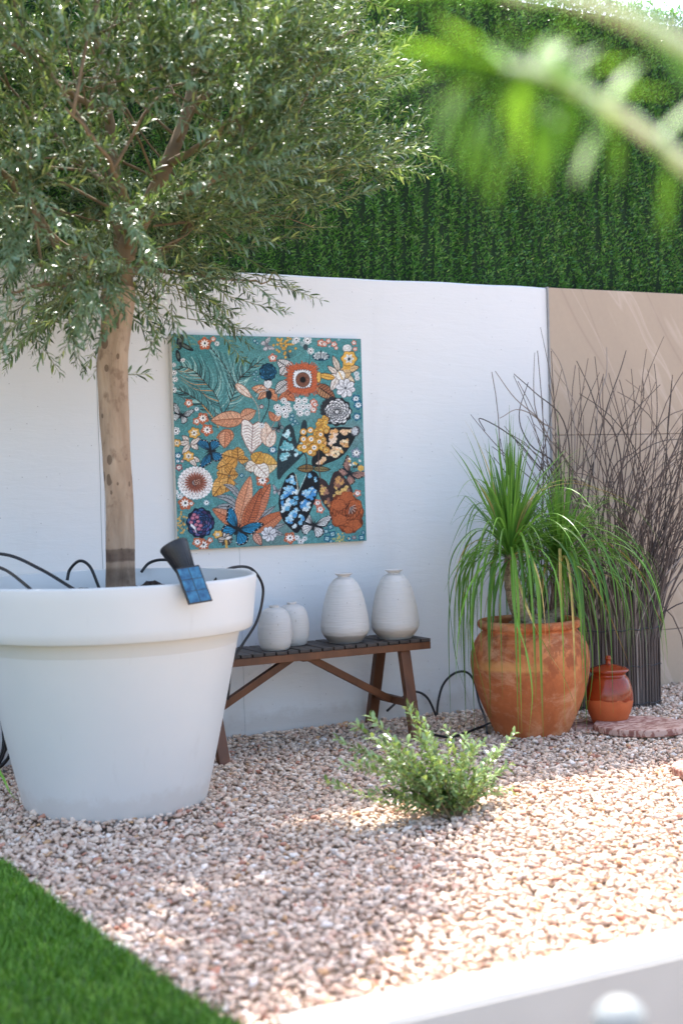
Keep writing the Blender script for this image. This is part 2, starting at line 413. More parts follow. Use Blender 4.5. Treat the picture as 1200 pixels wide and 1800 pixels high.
# turf
def blades(n, poly, hmin, hmax, wd):
    P = np.array(poly); lo, hi = P.min(0), P.max(0); X = rng.uniform(lo[0], hi[0], n*2); Y = rng.uniform(lo[1], hi[1], n*2)
    k = in_poly(X, Y, poly) & (PX_arr(X, Y) > -420); X = X[k][:n]; Y = Y[k][:n]; n = len(X)
    a = rng.uniform(0, 2*PI, n); h = rng.uniform(hmin, hmax, n); ln = rng.uniform(.1, .9, n)*h; b = rng.uniform(0, 2*PI, n)
    dx, dy = np.cos(a)*wd, np.sin(a)*wd; lx, ly = np.cos(b)*ln, np.sin(b)*ln; Z0 = np.full(n, .002)
    V = np.stack([np.stack([X-dx, Y-dy, Z0], -1), np.stack([X+dx, Y+dy, Z0], -1),
                  np.stack([X+dx*.8+lx*.35, Y+dy*.8+ly*.35, Z0+h*.6], -1), np.stack([X-dx*.8+lx*.35, Y-dy*.8+ly*.35, Z0+h*.6], -1),
                  np.stack([X+lx, Y+ly, Z0+h], -1)], 1).reshape(-1, 3)
    o = np.arange(n)[:, None]*5
    T = np.concatenate([o+np.array([[0, 1, 2]]), o+np.array([[0, 2, 3]]), o+np.array([[3, 2, 4]])]); return V, T
sg = spline([(x, y, 0) for x, y in GRASS_EDGE], 6)
tp = [(p[0], p[1]) for p in sg]+grass_poly[len(GRASS_EDGE):]
tb = obj('lawn', flat(tp, .006), mat_plain('turf_backing', lin('2a4a1c'), .9, .3, 60, .3)); tag(tb, kind='structure')
gb = obj('grass', blades(120000, tp, .018, .038, .0016), mat_turf()); tag(gb, 'bright green artificial grass in the near left corner', 'grass', kind='stuff')

# ------------------------------------------------------------------ walls
XJ = 4.592; ZT = 2.224
t = thing('garden_wall', (XJ, D, 0), 'white rendered garden wall behind the bench and the painting', 'wall')
mb = MB(); n = 90; xs = np.linspace(-3, XJ-.004, n); zt = ZT+.0015*np.sin(xs*5)+.0012*np.sin(xs*13+1)+rng.normal(0, .0007, n)
V = []; Fc = []
for i, (x, z) in enumerate(zip(xs, zt)): V += [(x, D, -.05), (x, D, z-.008), (x, D+.008, z), (x, D+.09, z), (x, D+.09, -.05)]
for i in range(n-1):
    for j in range(4): Fc.append((i*5+j, (i+1)*5+j, (i+1)*5+j+1, i*5+j+1))
Fc += [tuple(range((n-1)*5, n*5)), tuple(range(5))[::-1]]
obj('wall_face', (V, Fc), WALL, t)
SEAM = mat_plain('wall_seam', (.42, .44, .45), .8, .1, 20, .1)
XS = 2.081
for x, z0, z1, wd in ((XS, .0, 2.2, .0035), (XS+.018, .0, 2.2, .002), (W(428, 1200)[0], 0, .92, .0022)):
    mb = MB(); mb.add(tube([(x+.0015*math.sin(k*1.7), D-.0002, z0+(z1-z0)*k/14) for k in range(15)], wd/2, 5)); obj('seam', mb.get(), SEAM, t)
t = thing('tiled_wall', (XJ, D, 0), 'wall of large beige veined stone tiles right of the white wall', 'wall')
mb = MB(); zs = [-.05, .335, 1.434, ZT]
for c in range(2):
    x0 = XJ+.006+c*2.2
    for k in range(3):
        mb.add(bevbox((x0+1.098, D+.030, (zs[k]+zs[k+1])/2), (2.196, .07, zs[k+1]-zs[k]-.003), .0015, seg=1))
obj('tiles', mb.get(), TILE, t)
obj('edge_trim', box((XJ, D+.03, ZT/2), (.007, .085, ZT+.004)), mat_plain('grey_joint', (.32, .32, .32), .6), t)
obj('wall_core', box((XJ+2.2, D+.085, 1.09), (4.38, .03, 2.2)), mat_plain('dark_mortar', (.2, .19, .18), .9), t)

# ------------------------------------------------------------------ artificial hedge
HT = 3.86
def hedge():
    VV = []; 
    X0, X1, Y0 = -.6, 7.6, D+.155
    xs = np.arange(X0, X1, .026); xs = xs+rng.normal(0, .007, len(xs)); rows = np.arange(ZT-.06, HT, .0105)
    P, Dr, Ln, Wd = [], [], [], []
    for sx in xs:
        depth = rng.normal(0, .006)+.007*math.sin(sx*88)*math.sin(sx*31)
        for sgn in (-1, 1):
            for layer in range(2):
                z = rows+rng.uniform(-.006, .006, len(rows)); x = sx+.004*np.sin(z*9+sx*50)+rng.normal(0, .003, len(rows))
                y = Y0-depth-.022*np.sin(z*5.3+sx*7.1)*np.sin(sx*9.7-z*3.1)-.010*np.sin(z*21+sx*43)+rng.normal(0, .007, len(rows))-layer*.012
                kk = rng.random(len(rows)) > .18
                m_ = kk.sum(); P.append(np.stack([x, y, z], -1)[kk])
                d = np.stack([sgn*(rng.uniform(.3, 1.0, m_)), -rng.uniform(.25, 1.1, m_), rng.uniform(-.1, 1.1, m_)], -1)
                Dr.append(d/np.linalg.norm(d, axis=1)[:, None]); Ln.append(rng.uniform(.016, .030, m_)); Wd.append(rng.uniform(.0024, .0042, m_))
    for lvl in range(3):  # spiky top
        m_ = 3500; x = rng.uniform(X0, X1, m_); P.append(np.stack([x, Y0+rng.uniform(-.05, .05, m_), HT-.03*lvl+rng.uniform(-.05, .02, m_)+.018*np.sin(x*60)], -1))
        d = np.stack([rng.normal(0, .6, m_), rng.normal(0, .6, m_), rng.uniform(.3, 1.2, m_)], -1); Dr.append(d/np.linalg.norm(d, axis=1)[:, None])
        Ln.append(rng.uniform(.02, .045, m_)); Wd.append(rng.uniform(.004, .006, m_))
    return leaf_batch(np.concatenate(P), np.concatenate(Dr), np.concatenate(Ln), np.concatenate(Wd), curl=.1)
def leaf_batch(P, Dr, Ln, Wd, up=None, curl=.15, fold=.25):
    """lanceolate leaves: 6 verts, 4 tris each"""
    n = len(P); P = np.asarray(P, float)
    ref = rng.normal(size=(n, 3)) if up is None else up+rng.normal(0, .35, (n, 3))
    S = np.cross(Dr, ref); S /= np.linalg.norm(S, axis=1)[:, None]+1e-9; Nn = np.cross(S, Dr)
    L = Ln[:, None]; Wh = Wd[:, None]
    a = P; m1 = P+Dr*L*.45+Nn*L*curl*.3; tip = P+Dr*L-Nn*L*curl
    l1 = P+Dr*L*.28+S*Wh*.8+Nn*Wh*fold; r1 = P+Dr*L*.28-S*Wh*.8+Nn*Wh*fold
    l2 = P+Dr*L*.66+S*Wh*.9+Nn*Wh*fold-Nn*L*curl*.2; r2 = P+Dr*L*.66-S*Wh*.9+Nn*Wh*fold-Nn*L*curl*.2
    V = np.stack([a, l1, l2, tip, r2, r1, m1], 1).reshape(-1, 3); o = np.arange(n)[:, None]*7
    T = np.concatenate([o+np.array([k]) for k in ([0, 6, 1], [1, 6, 2], [2, 6, 3], [3, 6, 4], [4, 6, 5], [5, 6, 0])])
    return V, T
t = thing('hedge', (3.5, D+.155, ZT), 'tall dark green artificial hedge screen above the walls', 'hedge')
obj('foliage', hedge(), mat_foliage('hedge_leaf', lin('1f4a20'), lin('6c9c46'), lin('52883c'), .27, .25, None, .8, [(0, lin('1f4a1f')), (.5, lin('3a722e')), (.8, lin('629c42')), (1, lin('9cc466'))]), t)
obj('backing', box((3.5, D+.20, (ZT+HT)/2-.08), (8.2, .02, HT-ZT+.04)), mat_plain('hedge_backing', (.018, .045, .018), .9), t)

# ------------------------------------------------------------------ planter and olive tree
RZ = .875
t = thing('planter', PC, 'very large white plastic planter holding the olive tree', 'planter')
prof = [(.02, -.02), (.30, -.02), (.335, .0), (.345, .02)]+[(.345+(.492-.345)*((z-.02)/.655)**.96, z) for z in np.linspace(.05, .672, 16)]
prof += [(.497, .676), (.535, .678), (.541, .684)]+[(.541+.020*k/5, .684+.186*k/5) for k in range(1, 6)]+[(.560, RZ), (.556, RZ+.004), (.545, RZ+.004), (.541, RZ), (.536, .80), (.525, .70), (.49, .66), (.45, .5)]
obj('pot_body', lathe(prof, PC, 160), PLANTER, t, smooth=True)
def soil_disc(c, R, z, amp, n=40):
    V = [(c[0], c[1], z)]; Fc = []
    K = 96
    for i in range(1, n+1):
        for j in range(K):
            a = j*2*PI/K; r = R*i/n; x, y = c[0]+r*math.cos(a), c[1]+r*math.sin(a)
            V.append((x, y, z+amp*(math.sin(x*31+y*7)*math.sin(y*27)+.6*math.sin(x*77+3)*math.sin(y*83))+rng.normal(0, .003)))
    for j in range(K): Fc.append((0, 1+j, 1+(j+1) % K))
    for i in range(n-1):
        for j in range(K): Fc.append((1+i*K+j, 1+(i+1)*K+j, 1+(i+1)*K+(j+1) % K, 1+i*K+(j+1) % K))
    return V, Fc
SOIL = mat_soil('potting_soil', lin('3b2d26'))
obj('soil', soil_disc(PC, .533, .80, .010), SOIL, t)
# mound of dry soil to the right of the trunk
cm = W(268, 1030, 5.05)
V, Fc = lathe([(.0005, .062), (.02, .060), (.05, .045), (.075, .025), (.1, .0)], (cm[0], 5.05, .798), 30)
V = V+rng.normal(0, .004, V.shape)
obj('soil_mound', (V, Fc), SOIL, t)

BARK = mat_bark()
TB = np.array([PC[0]+.040, PC[1]-.02, .80])
def tp_(x, y, dY=0): P = W(x, y, TB[1]+dY); return P
t = thing('olive_tree', TB, 'olive tree with pale trunk growing in the large white planter', 'tree')
tr_pts = [(TB[0], TB[1], .74)]+[tp_(x, y) for x, y in ((211, 1030), (210, 960), (209, 880), (205, 800), (200, 700), (198, 640), (203, 590), (208, 540), (211, 505))]
tr_pts = np.array(tr_pts)
trs = spline(tr_pts, 6); nr = len(trs)
rad_keys = np.array([.060, .056, .054, .053, .053, .056, .058, .056, .063, .062])
rad = np.interp(np.linspace(0, 9, nr), np.arange(10), rad_keys)
V, Fc = tube(trs, rad, 28)
ctr = np.repeat(trs, 28, axis=0); ang = np.arctan2((V-ctr)[:, 1], (V-ctr)[:, 0])
V = ctr+(V-ctr)*(1+.05*np.sin(ang*3+V[:, 2]*3)+.03*np.sin(ang*5-V[:, 2]*9)+.015*np.sin(ang*9+V[:, 2]*30))[:, None]
trunk = obj('trunk', (V, Fc), BARK, t, smooth=True)
fork = trs[-1]
LIMB = []  # sampled points for twig attachment
def limb(pts, r0, r1, n=10, seg=6):
    s = spline(pts, seg); s = s+rng.normal(0, .004, s.shape)*np.linspace(0, 1, len(s))[:, None]
    LIMB.append(s); return tube(s, np.linspace(r0, r1, len(s))*(1 if r0 > .03 else .75)*np.linspace(1, .8, len(s)), n)
mbl = MB()
fz = fork
def Lp(*a): return [fz-np.array([0, 0, .04])]+[np.array(p) for p in a]
mbl.add(limb(Lp(tp_(222, 440, -.02), tp_(262, 360, -.05), tp_(292, 290, -.1), tp_(330, 190, -.05), tp_(345, 60, 0), tp_(330, -100, 0), tp_(340, -260, .05)), .045, .012))
mbl.add(limb(Lp(tp_(215, 430, .03), tp_(205, 340, .05), tp_(190, 200, .1), tp_(170, 60, .1), tp_(170, -120, .1)), .04, .012))
mbl.add(limb(Lp(tp_(175, 470, .02), tp_(140, 450, .02), tp_(95, 420, 0), tp_(30, 330, -.1), tp_(-60, 230, -.1)), .034, .01))
mbl.add(limb([trs[-2], tp_(240, 470, .1), tp_(300, 430, .2), tp_(380, 350, .25), tp_(470, 290, .25), tp_(600, 240, .2)], .026, .007))
mbl.add(limb([tp_(292, 290, -.1), tp_(360, 250, -.3), tp_(430, 190, -.4), tp_(520, 110, -.45), tp_(620, 50, -.4)], .022, .006))
mbl.add(limb([tp_(330, 190, -.05), tp_(420, 120, .0), tp_(500, 20, .05), tp_(560, -80, .1)], .02, .006))
mbl.add(limb([tp_(205, 340, .05), tp_(140, 280, .3), tp_(60, 200, .4), tp_(-30, 100, .45)], .022, .006))
mbl.add(limb([tp_(190, 200, .1), tp_(120, 160, -.3), tp_(40, 90, -.5), tp_(-60, 20, -.6)], .02, .006))
mbl.add(limb([tp_(222, 440, -.02), tp_(230, 380, -.25), tp_(210, 320, -.5), tp_(170, 250, -.7), tp_(120, 190, -.8)], .02, .006))
mbl.add(limb([tp_(262, 360, -.05), tp_(330, 340, -.35), tp_(400, 300, -.6), tp_(450, 250, -.75)], .018, .006))
mbl.add(limb([tp_(175, 470, .02), tp_(130, 500, -.2), tp_(70, 500, -.4), tp_(10, 520, -.45)], .016, .005))
mbl.add(limb([tp_(240, 470, .1), tp_(320, 480, .15), tp_(400, 490, .15), tp_(470, 495, .15)], .014, .005))
mbl.add(limb([tp_(330, -100, 0), tp_(420, -180, -.3), tp_(500, -260, -.4)], .014, .006))
mbl.add(limb([tp_(170, -120, .1), tp_(60, -200, -.2), tp_(0, -300, -.3)], .014, .006))
mbl.add(limb([tp_(190, 200, .1), tp_(220, 60, .45), tp_(240, -60, .6)], .014, .006))
CC = np.array([1.80, 5.17, 2.78]); CR = np.array([1.25, .88, 1.06])
LP = np.concatenate([s[3:] for s in LIMB])
for k in range(110):
    a_ = LP[rng.integers(len(LP))]; q = rng.normal(size=3); q /= np.linalg.norm(q); b_ = CC+q*CR*rng.uniform(.5, .86)
    if b_[2] < 1.85 or b_[1] > D-.2: continue
    L_ = np.linalg.norm(b_-a_)
    if L_ > .95 or L_ < .25: continue
    mbl.add(limb([a_, a_*.5+b_*.5+rng.normal(0, .06, 3)+np.array([0, 0, .05]), b_], .009, .003, 6, 5))
LP = np.concatenate([s[3:] for s in LIMB])
br = obj('branch', mbl.get(), mat_plain('olive_branch_bark', lin('77664f'), .85, .3, 14, .5), t, smooth=True)
CROWN = [(-420, 560), (-200, 620), (-60, 650), (60, 640), (150, 655), (200, 600), (176, 520), (236, 520), (240, 600), (300, 620), (350, 585), (400, 590), (460, 560), (520, 530), (575, 512), (540, 480), (470, 465), (430, 440), (480, 405), (560, 395), (600, 370), (615, 335), (690, 310), (755, 295), (812, 262), (765, 215), (748, 110), (705, 40), (700, -80), (650, -420), (-420, -900)]
CC = np.array([1.80, 5.17, 2.78]); CR = np.array([1.25, .88, 1.06])
PT = []; DT = []; LT = []; WT = []; UT = []; twig = MB(); ntw = 0
def grow_twig(p, d, L, r0=.0021, droop=.25, connect=True, dens=.0175, llen=.051):
    """curved shoot with opposite leaves"""
    k = 8; pts = [p]; v = d/np.linalg.norm(d)
    for i in range(k):
        v = v+np.array([0, 0, -droop/k])+rng.normal(0, .06, 3); v /= np.linalg.norm(v); pts.append(pts[-1]+v*L/k)
    pts = np.array(pts)
    twig.add(tube(pts, np.linspace(r0, r0*.35, k+1), 4, cap=False))
    if connect:
        j = np.argmin(((LP-p)**2).sum(1)+.3*np.maximum(0, LP[:, 2]-p[2])); q = LP[j]
        mid = (p+q)/2+np.array([0, 0, .04])
        twig.add(tube(spline([q, mid, p], 3), np.linspace(.0028, r0, 7), 4, cap=False))
    nl = int(L/dens); ts = np.linspace(.1, 1, nl)
    for i, tt in enumerate(ts):
        f = tt*k; a = min(int(f), k-1); P = pts[a]+(pts[a+1]-pts[a])*(f-a); T = pts[a+1]-pts[a]; T /= np.linalg.norm(T)
        ang = i*1.57+rng.normal(0, .3); s = np.cross(T, [0, 0, 1.]); s /= np.linalg.norm(s)+1e-9; u = np.cross(s, T)
        side = s*math.cos(ang)+u*math.sin(ang)
        for sg_ in (-1, 1):
            dd = T*rng.uniform(.6, 1.1)+side*sg_*rng.uniform(.5, .9)+rng.normal(0, .10, 3)+np.array([0, 0, rng.uniform(-.15, .25)])
            PT.append(P); DT.append(dd/np.linalg.norm(dd)); ll = llen*rng.uniform(.7, 1.15)*(1-.45*max(0, tt-.75)/.25); LT.append(ll); WT.append(ll*rng.uniform(.08, .115)); UT.append(T*.3+np.array([0, 0, 1.]))
cnt = 0; tries = 0; CL = []
while len(CL) < 345 and tries < 20000:      # foliage grows in separate sprays with gaps between them
    tries += 1
    q = rng.normal(size=3); q /= np.linalg.norm(q); c_ = CC+q*CR*rng.uniform(.25, 1.0)**.55*.92
    if c_[1] > D-.2 or c_[2] < 1.72 or c_[2] > 3.5: continue
    if any(np.linalg.norm(c_-z[0]) < .10 for z in CL): continue
    if not in_poly(*PX(c_), CROWN): continue
    CL.append((c_, q))
for c_, q in CL:
    low = c_[2] < 2.2
    dm = q*np.array([1.1, .8, .5])+np.array([.12, 0, .45])+rng.normal(0, .25, 3)
    if low: dm = np.array([q[0]*1.2, q[1], -.15])+rng.normal(0, .2, 3)
    dm /= np.linalg.norm(dm)
    j = np.argmin(((LP-c_)**2).sum(1)); hub = c_*.75+LP[j]*.25
    twig.add(tube(spline([LP[j], (LP[j]+hub)/2+np.array([0, 0, .03]), hub], 3), np.linspace(.0048, .003, 7), 4, cap=False))
    for k in range(int(rng.integers(5, 10))):
        p = hub+rng.normal(0, .035, 3); d = dm+rng.normal(0, .38, 3); d /= np.linalg.norm(d); L = rng.uniform(.22, .46)
        tip = p+d*L
        if tip[1] > D-.06 or tip[2] > 3.62: continue
        if not in_poly(*PX(tip), CROWN): continue
        grow_twig(p, d, L, r0=.0021, droop=rng.uniform(.2, .6) if low else rng.uniform(-.35, .2), connect=False); cnt += 1
print('olive shoots', cnt)
# hand-placed sprigs that poke out of the crown
for (x0, y0, x1, y1, dy) in ((640, 240, 812, 262, -.1), (620, 270, 755, 292, 0), (600, 300, 735, 285, .1), (640, 190, 745, 110, -.1), (630, 110, 705, 30, 0), (600, 130, 690, 110, .1), (470, 500, 570, 515, .1),
                             (430, 480, 545, 490, .15), (400, 520, 500, 535, .1), (330, 520, 420, 545, 0), (330, 560, 460, 575, .1), (290, 540, 330, 605, -.5), (350, 545, 445, 600, .1), (390, 590, 440, 640, .2), (100, 560, 60, 640, 0), (130, 590, 150, 655, 0),
                             (60, 590, 110, 660, .1), (10, 560, -30, 640, -.2), (500, 400, 590, 385, 0), (640, 280, 715, 330, .2), (210, 660, 262, 655, .0), (20, 560, 5, 660, -.6), (620, 60, 640, -20, -.3), (240, 530, 300, 560, .2), (560, 330, 610, 370, .1),
                             (250, 540, 290, 590, -.3), (400, 440, 470, 430, .1), (350, 470, 430, 470, -.2), (300, 500, 390, 500, -.3), (440, 380, 500, 395, -.2)):
    a = tp_(x0, y0, dy); b = tp_(x1, y1, dy+.02); grow_twig(a, b-a, np.linalg.norm(b-a), droop=.08, connect=not (x0 == 210))
obj('twig', twig.get(), mat_plain('olive_twig', lin('7b7f52'), .8, .2, 30, 0), br)
OLIVE = mat_foliage('olive_leaf', lin('35552f'), lin('6d8f42'), lin('76906f'), .29, .24, lin('94b448'), .75, [(0, lin('152b1e')), (.4, lin('28452a')), (.65, lin('45663a')), (.84, lin('7b975a')), (1, lin('c0cd7c'))])
obj('foliage', leaf_batch(np.array(PT), np.array(DT), np.array(LT), np.array(WT), up=np.array(UT)), OLIVE, t)
print('olive leaves', len(PT))

# ------------------------------------------------------------------ painting on the wall (drawn with numpy into mesh colours)
def homog(src, dst):
    A = []
    for (x, y), (u, v) in zip(src, dst):
        A.append([x, y, 1, 0, 0, 0, -u*x, -u*y, -u]); A.append([0, 0, 0, x, y, 1, -v*x, -v*y, -v])
    return np.linalg.svd(np.array(A))[2][-1].reshape(3, 3)
NP = 1000
Hm = homog([(0, 0), (1, 0), (1, 1), (0, 1)], [(72, 1335), (1177, 1275), (1137, 72), (33, 45)])
uu, vv = np.meshgrid((np.arange(NP)+.5)/NP, (np.arange(NP)+.5)/NP)
_q = np.stack([uu, vv, np.ones_like(uu)], -1) @ Hm.T; ZX = _q[..., 0]/_q[..., 2]; ZY = _q[..., 1]/_q[..., 2]
IMG = np.zeros((NP, NP, 3)); Hi = np.linalg.inv(Hm)
def uvof(x, y): q = Hi @ np.array([x, y, 1.]); return q[0]/q[2]*NP, q[1]/q[2]*NP
class Pn:
    def win(s, x0, y0, x1, y1):
        c = [uvof(a, b) for a in (x0, x1) for b in (y0, y1)]
        i0 = max(0, int(min(k[1] for k in c))-2); i1 = min(NP, int(max(k[1] for k in c))+3)
        j0 = max(0, int(min(k[0] for k in c))-2); j1 = min(NP, int(max(k[0] for k in c))+3)
        if i0 >= i1 or j0 >= j1: return None
        return slice(i0, i1), slice(j0, j1)
    def put(s, w_, mask, c, a=1.0):
        c = np.array([int(c[i:i+2], 16)/255 for i in (0, 2, 4)]); I = IMG[w_]; I[mask] = I[mask]*(1-a)+c*a
    def ell(s, cx, cy, rx, ry, c, rot=0, a=1.0, wob=0, nw=8):
        R = max(rx, ry)*(1+wob)+2; w_ = s.win(cx-R, cy-R, cx+R, cy+R)
        if w_ is None: return
        X = ZX[w_]-cx; Y = ZY[w_]-cy; cr, sr = math.cos(rot), math.sin(rot); x = (X*cr+Y*sr)/rx; y = (-X*sr+Y*cr)/ry
        r = np.hypot(x, y); lim = 1+wob*np.cos(np.arctan2(y, x)*nw+cx) if wob else 1
        s.put(w_, r < lim, c, a)
    def poly(s, P, c, a=1.0):
        xs = [p[0] for p in P]; ys = [p[1] for p in P]; w_ = s.win(min(xs), min(ys), max(xs), max(ys))
        if w_ is None: return
        s.put(w_, in_poly(ZX[w_], ZY[w_], P), c, a)
    def line(s, P, wd, c, a=1.0, taper=False):
        P = [np.array(p, float) for p in P]
        n = len(P)
        for k in range(n-1):
            p, q = P[k], P[k+1]; w_ = s.win(min(p[0], q[0])-wd, min(p[1], q[1])-wd, max(p[0], q[0])+wd, max(p[1], q[1])+wd)
            if w_ is None: continue
            X, Y = ZX[w_], ZY[w_]; d = q-p; L = (d@d)+1e-9; t_ = np.clip(((X-p[0])*d[0]+(Y-p[1])*d[1])/L, 0, 1)
            ww = wd/2*(1-.8*(k+t_)/n) if taper else wd/2
            s.put(w_, np.hypot(X-p[0]-t_*d[0], Y-p[1]-t_*d[1]) < ww, c, a)
    def curve(s, P, wd, c, a=1.0, taper=False): s.line([p[:2] for p in spline([(x, y, 0) for x, y in P], 6)], wd, c, a, taper)
    def leaf(s, b, t_, wd, c, edge=None, vein=None, nv=7, ew=4, pw=.8, vw=2.4, c2=None, rag=0):
        b = np.array(b, float); t_ = np.array(t_, float); d = t_-b; L = np.hypot(*d); d /= L; nn = np.array([-d[1], d[0]])
        R = wd+6; w_ = s.win(min(b[0], t_[0])-R, min(b[1], t_[1])-R, max(b[0], t_[0])+R, max(b[1], t_[1])+R)
        if w_ is None: return
        X = ZX[w_]-b[0]; Y = ZY[w_]-b[1]; u = (X*d[0]+Y*d[1])/L; v = X*nn[0]+Y*nn[1]
        prof = wd*np.sin(PI*np.clip(u, 0, 1)**pw)**.75
        if rag: prof = prof*(1-rag*(.5+.5*np.cos(u*L*.45)))
        ins = (u > 0) & (u < 1) & (np.abs(v) < prof)
        s.put(w_, (u > -ew/L) & (u < 1+ew/L) & (np.abs(v) < prof+ew*(prof > 0)), edge, 1) if edge else None
        s.put(w_, ins, c)
        if c2: s.put(w_, ins & (v > prof*.1), c2, .55)
        if vein:
            s.put(w_, ins & (np.abs(v) < vw*.8), vein)
            ph = (u*nv-np.abs(v)/wd*.9) % 1.0; s.put(w_, ins & (ph < vw*nv/L*1.0), vein, .85)
    def blot(s, b, t_, wd, cols, nv=4, seed=0):
        """butterfly-like patches between the dark veins of a caladium leaf"""
        r = np.random.default_rng(seed); b = np.array(b, float); t_ = np.array(t_, float); d = t_-b; L = np.hypot(*d); d /= L; nn = np.array([-d[1], d[0]])
        for k in range(nv):
            u = (k+.75)/(nv+.4); ww = wd*math.sin(PI*u**.8)**.75
            for sg_ in (-1, 1):
                if ww < wd*.25: continue
                c = b+d*L*(u+.04)+nn*sg_*ww*.50
                base = cols[r.integers(len(cols))]
                for q in range(11):
                    o = c+nn*sg_*r.normal(0, ww*.17)+d*r.normal(0, L/nv*.17); s.ell(o[0], o[1], ww*.15, L/nv*.15, cols[r.integers(len(cols))] if r.random() < .35 else base, rot=r.uniform(0, 3), wob=.3, nw=5)
    def ring(s, x, y, r): s.ell(x, y, r, r, 'e9ebea', wob=.09, nw=7); s.ell(x, y, r*.78, r*.78, '55636a'); s.ell(x, y, r*.66, r*.66, 'e9ebea'); s.ell(x, y, r*.26, r*.26, '23262c')
    def bloom(s, x, y, r, c, c2='f2ece2', n=5): s.ell(x, y, r, r, c, wob=.14, nw=n); s.ell(x, y, r*.58, r*.55, c2, wob=.28, nw=9); s.ell(x+r*.05, y-r*.05, r*.17, r*.2, '33363f')
    def small(s, x, y, r, c='155b78'): s.ell(x, y, r, r, c, wob=.16, nw=4); s.ell(x, y, r*.55, r*.55, '9ec3c4', wob=.2, nw=4); s.ell(x, y, r*.16, r*.16, '1c2f3a')
    def daisy(s, x, y, r, n, c, line_, r2=.3, cc='c9c6c2', wd=.32):
        for k in range(n):
            a_ = k*2*PI/n+.2; s.ell(x+math.cos(a_)*r*.6, y+math.sin(a_)*r*.6, r*.42, r*wd, line_, rot=a_); s.ell(x+math.cos(a_)*r*.6, y+math.sin(a_)*r*.6, r*.38, r*wd*.82, c, rot=a_)
            s.line([(x+math.cos(a_)*r*.3, y+math.sin(a_)*r*.3), (x+math.cos(a_)*r*.8, y+math.sin(a_)*r*.8)], 1.6, line_, .7)
        s.ell(x, y, r*r2, r*r2, cc, wob=.1, nw=12); s.ell(x, y, r*r2*.5, r*r2*.5, line_)
p = Pn()
IMG[:] = np.array([0x4b, 0x8a, 0x8b])/255
for (x, y, rx, ry, c, a_) in ((700, 1180, 190, 130, '6f7a75', .5), (440, 830, 130, 150, '6d8582', .4), (1080, 640, 110, 110, '77898a', .55), (800, 520, 120, 60, '6f8f8c', .4), (200, 150, 220, 120, '2f7f84', .35), (1000, 200, 160, 160, '2c8389', .35), (150, 700, 130, 200, '338287', .25), (560, 1290, 200, 60, '6d7b76', .4), (900, 330, 400, 220, '3f8f93', .2), (820, 1000, 330, 250, '55a3a0', .3)):
    for k in range(10): p.ell(x, y, rx*(1-k*.09), ry*(1-k*.09), c, a=a_/5)
_n = np.zeros((NP, NP))
for sc_ in (20, 50, 125, 250):
    g_ = rng.normal(size=(sc_, sc_)); ii = np.linspace(0, sc_-1.001, NP); i0 = ii.astype(int); f_ = ii-i0; i1 = np.minimum(i0+1, sc_-1)
    gx = g_[:, i0]*(1-f_)+g_[:, i1]*f_; _n += gx[i0]*(1-f_[:, None])+gx[i1]*f_[:, None]
IMG *= (1+.022*_n)[..., None]
R_ = np.random.default_rng(5)
# palm fronds, upper left
def frond(P, n, ln, cols, side=1, wd=4, a0=.9, sd=1):
    r = np.random.default_rng(sd); S = np.array([q[:2] for q in spline([(x, y, 0) for x, y in P], 10)])
    for k in range(n):
        f = k/n*(len(S)-2); i = int(f); b = S[i]+(S[i+1]-S[i])*(f-i); T = S[i+1]-S[i]; T = T/np.hypot(*T)
        for sg_ in ((-1, 1) if side == 0 else (side,)):
            a_ = math.atan2(T[1], T[0])+sg_*a0*r.uniform(.8, 1.15); L = ln*(.45+.75*math.sin(PI*min(1, k/n+.12)))*r.uniform(.8, 1.15)
            m_ = b+np.array([math.cos(a_), math.sin(a_)])*L*.5; e = b+np.array([math.cos(a_-sg_*.25), math.sin(a_-sg_*.25)])*L
            p.curve([b, m_, e], wd*r.uniform(.7, 1.3), cols[r.integers(len(cols))], taper=True)
    p.curve(P, 4, '3a2a22')
DK = ['1d2f33', '243c40', '2f6d72', '7ab7b6', 'a6c9c0', '1b2528', '3f8185']
frond([(340, 560), (300, 420), (230, 330), (160, 260), (80, 235)], 34, 150, DK+['8b6a4c', 'c98d4f'], -1, 5, .8, 3)
frond([(340, 560), (300, 420), (230, 330), (160, 260), (80, 235)], 30, 120, DK, 1, 5, .9, 4)
frond([(310, 600), (250, 500), (190, 440), (130, 400), (70, 370)], 26, 105, DK+['c9a04f'], -1, 5, .7, 5)
frond([(310, 600), (250, 500), (190, 440), (130, 400), (70, 370)], 24, 80, DK, 1, 4, .8, 6)
frond([(330, 540), (390, 420), (420, 330), (470, 270), (570, 190)], 34, 130, DK+['8b5a3c'], -1, 5, .75, 7)
frond([(330, 540), (390, 420), (420, 330), (470, 270), (570, 190)], 30, 100, DK+['9b7a4c'], 1, 5, .85, 8)
frond([(410, 340), (350, 240), (290, 160), (230, 90)], 20, 70, ['7ab7b6', '8fc4c2', '2c5a5f'], 0, 3, .5, 9)
for k in range(9): p.line([(250+k*16, 130+k*4), (330+k*14, 330+k*10)], 2.2, '9fcfcb' if k % 2 else '1f3a3f', .8)
p.curve([(215, 465), (265, 525), (310, 600)], 5, 'c98a3a')
for (x, y, w_, h_, r_) in ((85, 90, 20, 50, .1), (75, 175, 14, 36, -.2), (120, 120, 50, 14, .5)): p.ell(x, y, w_, h_, '20262a', rot=r_); p.ell(x, y, w_*.5, h_*.5, '56655e', rot=r_)
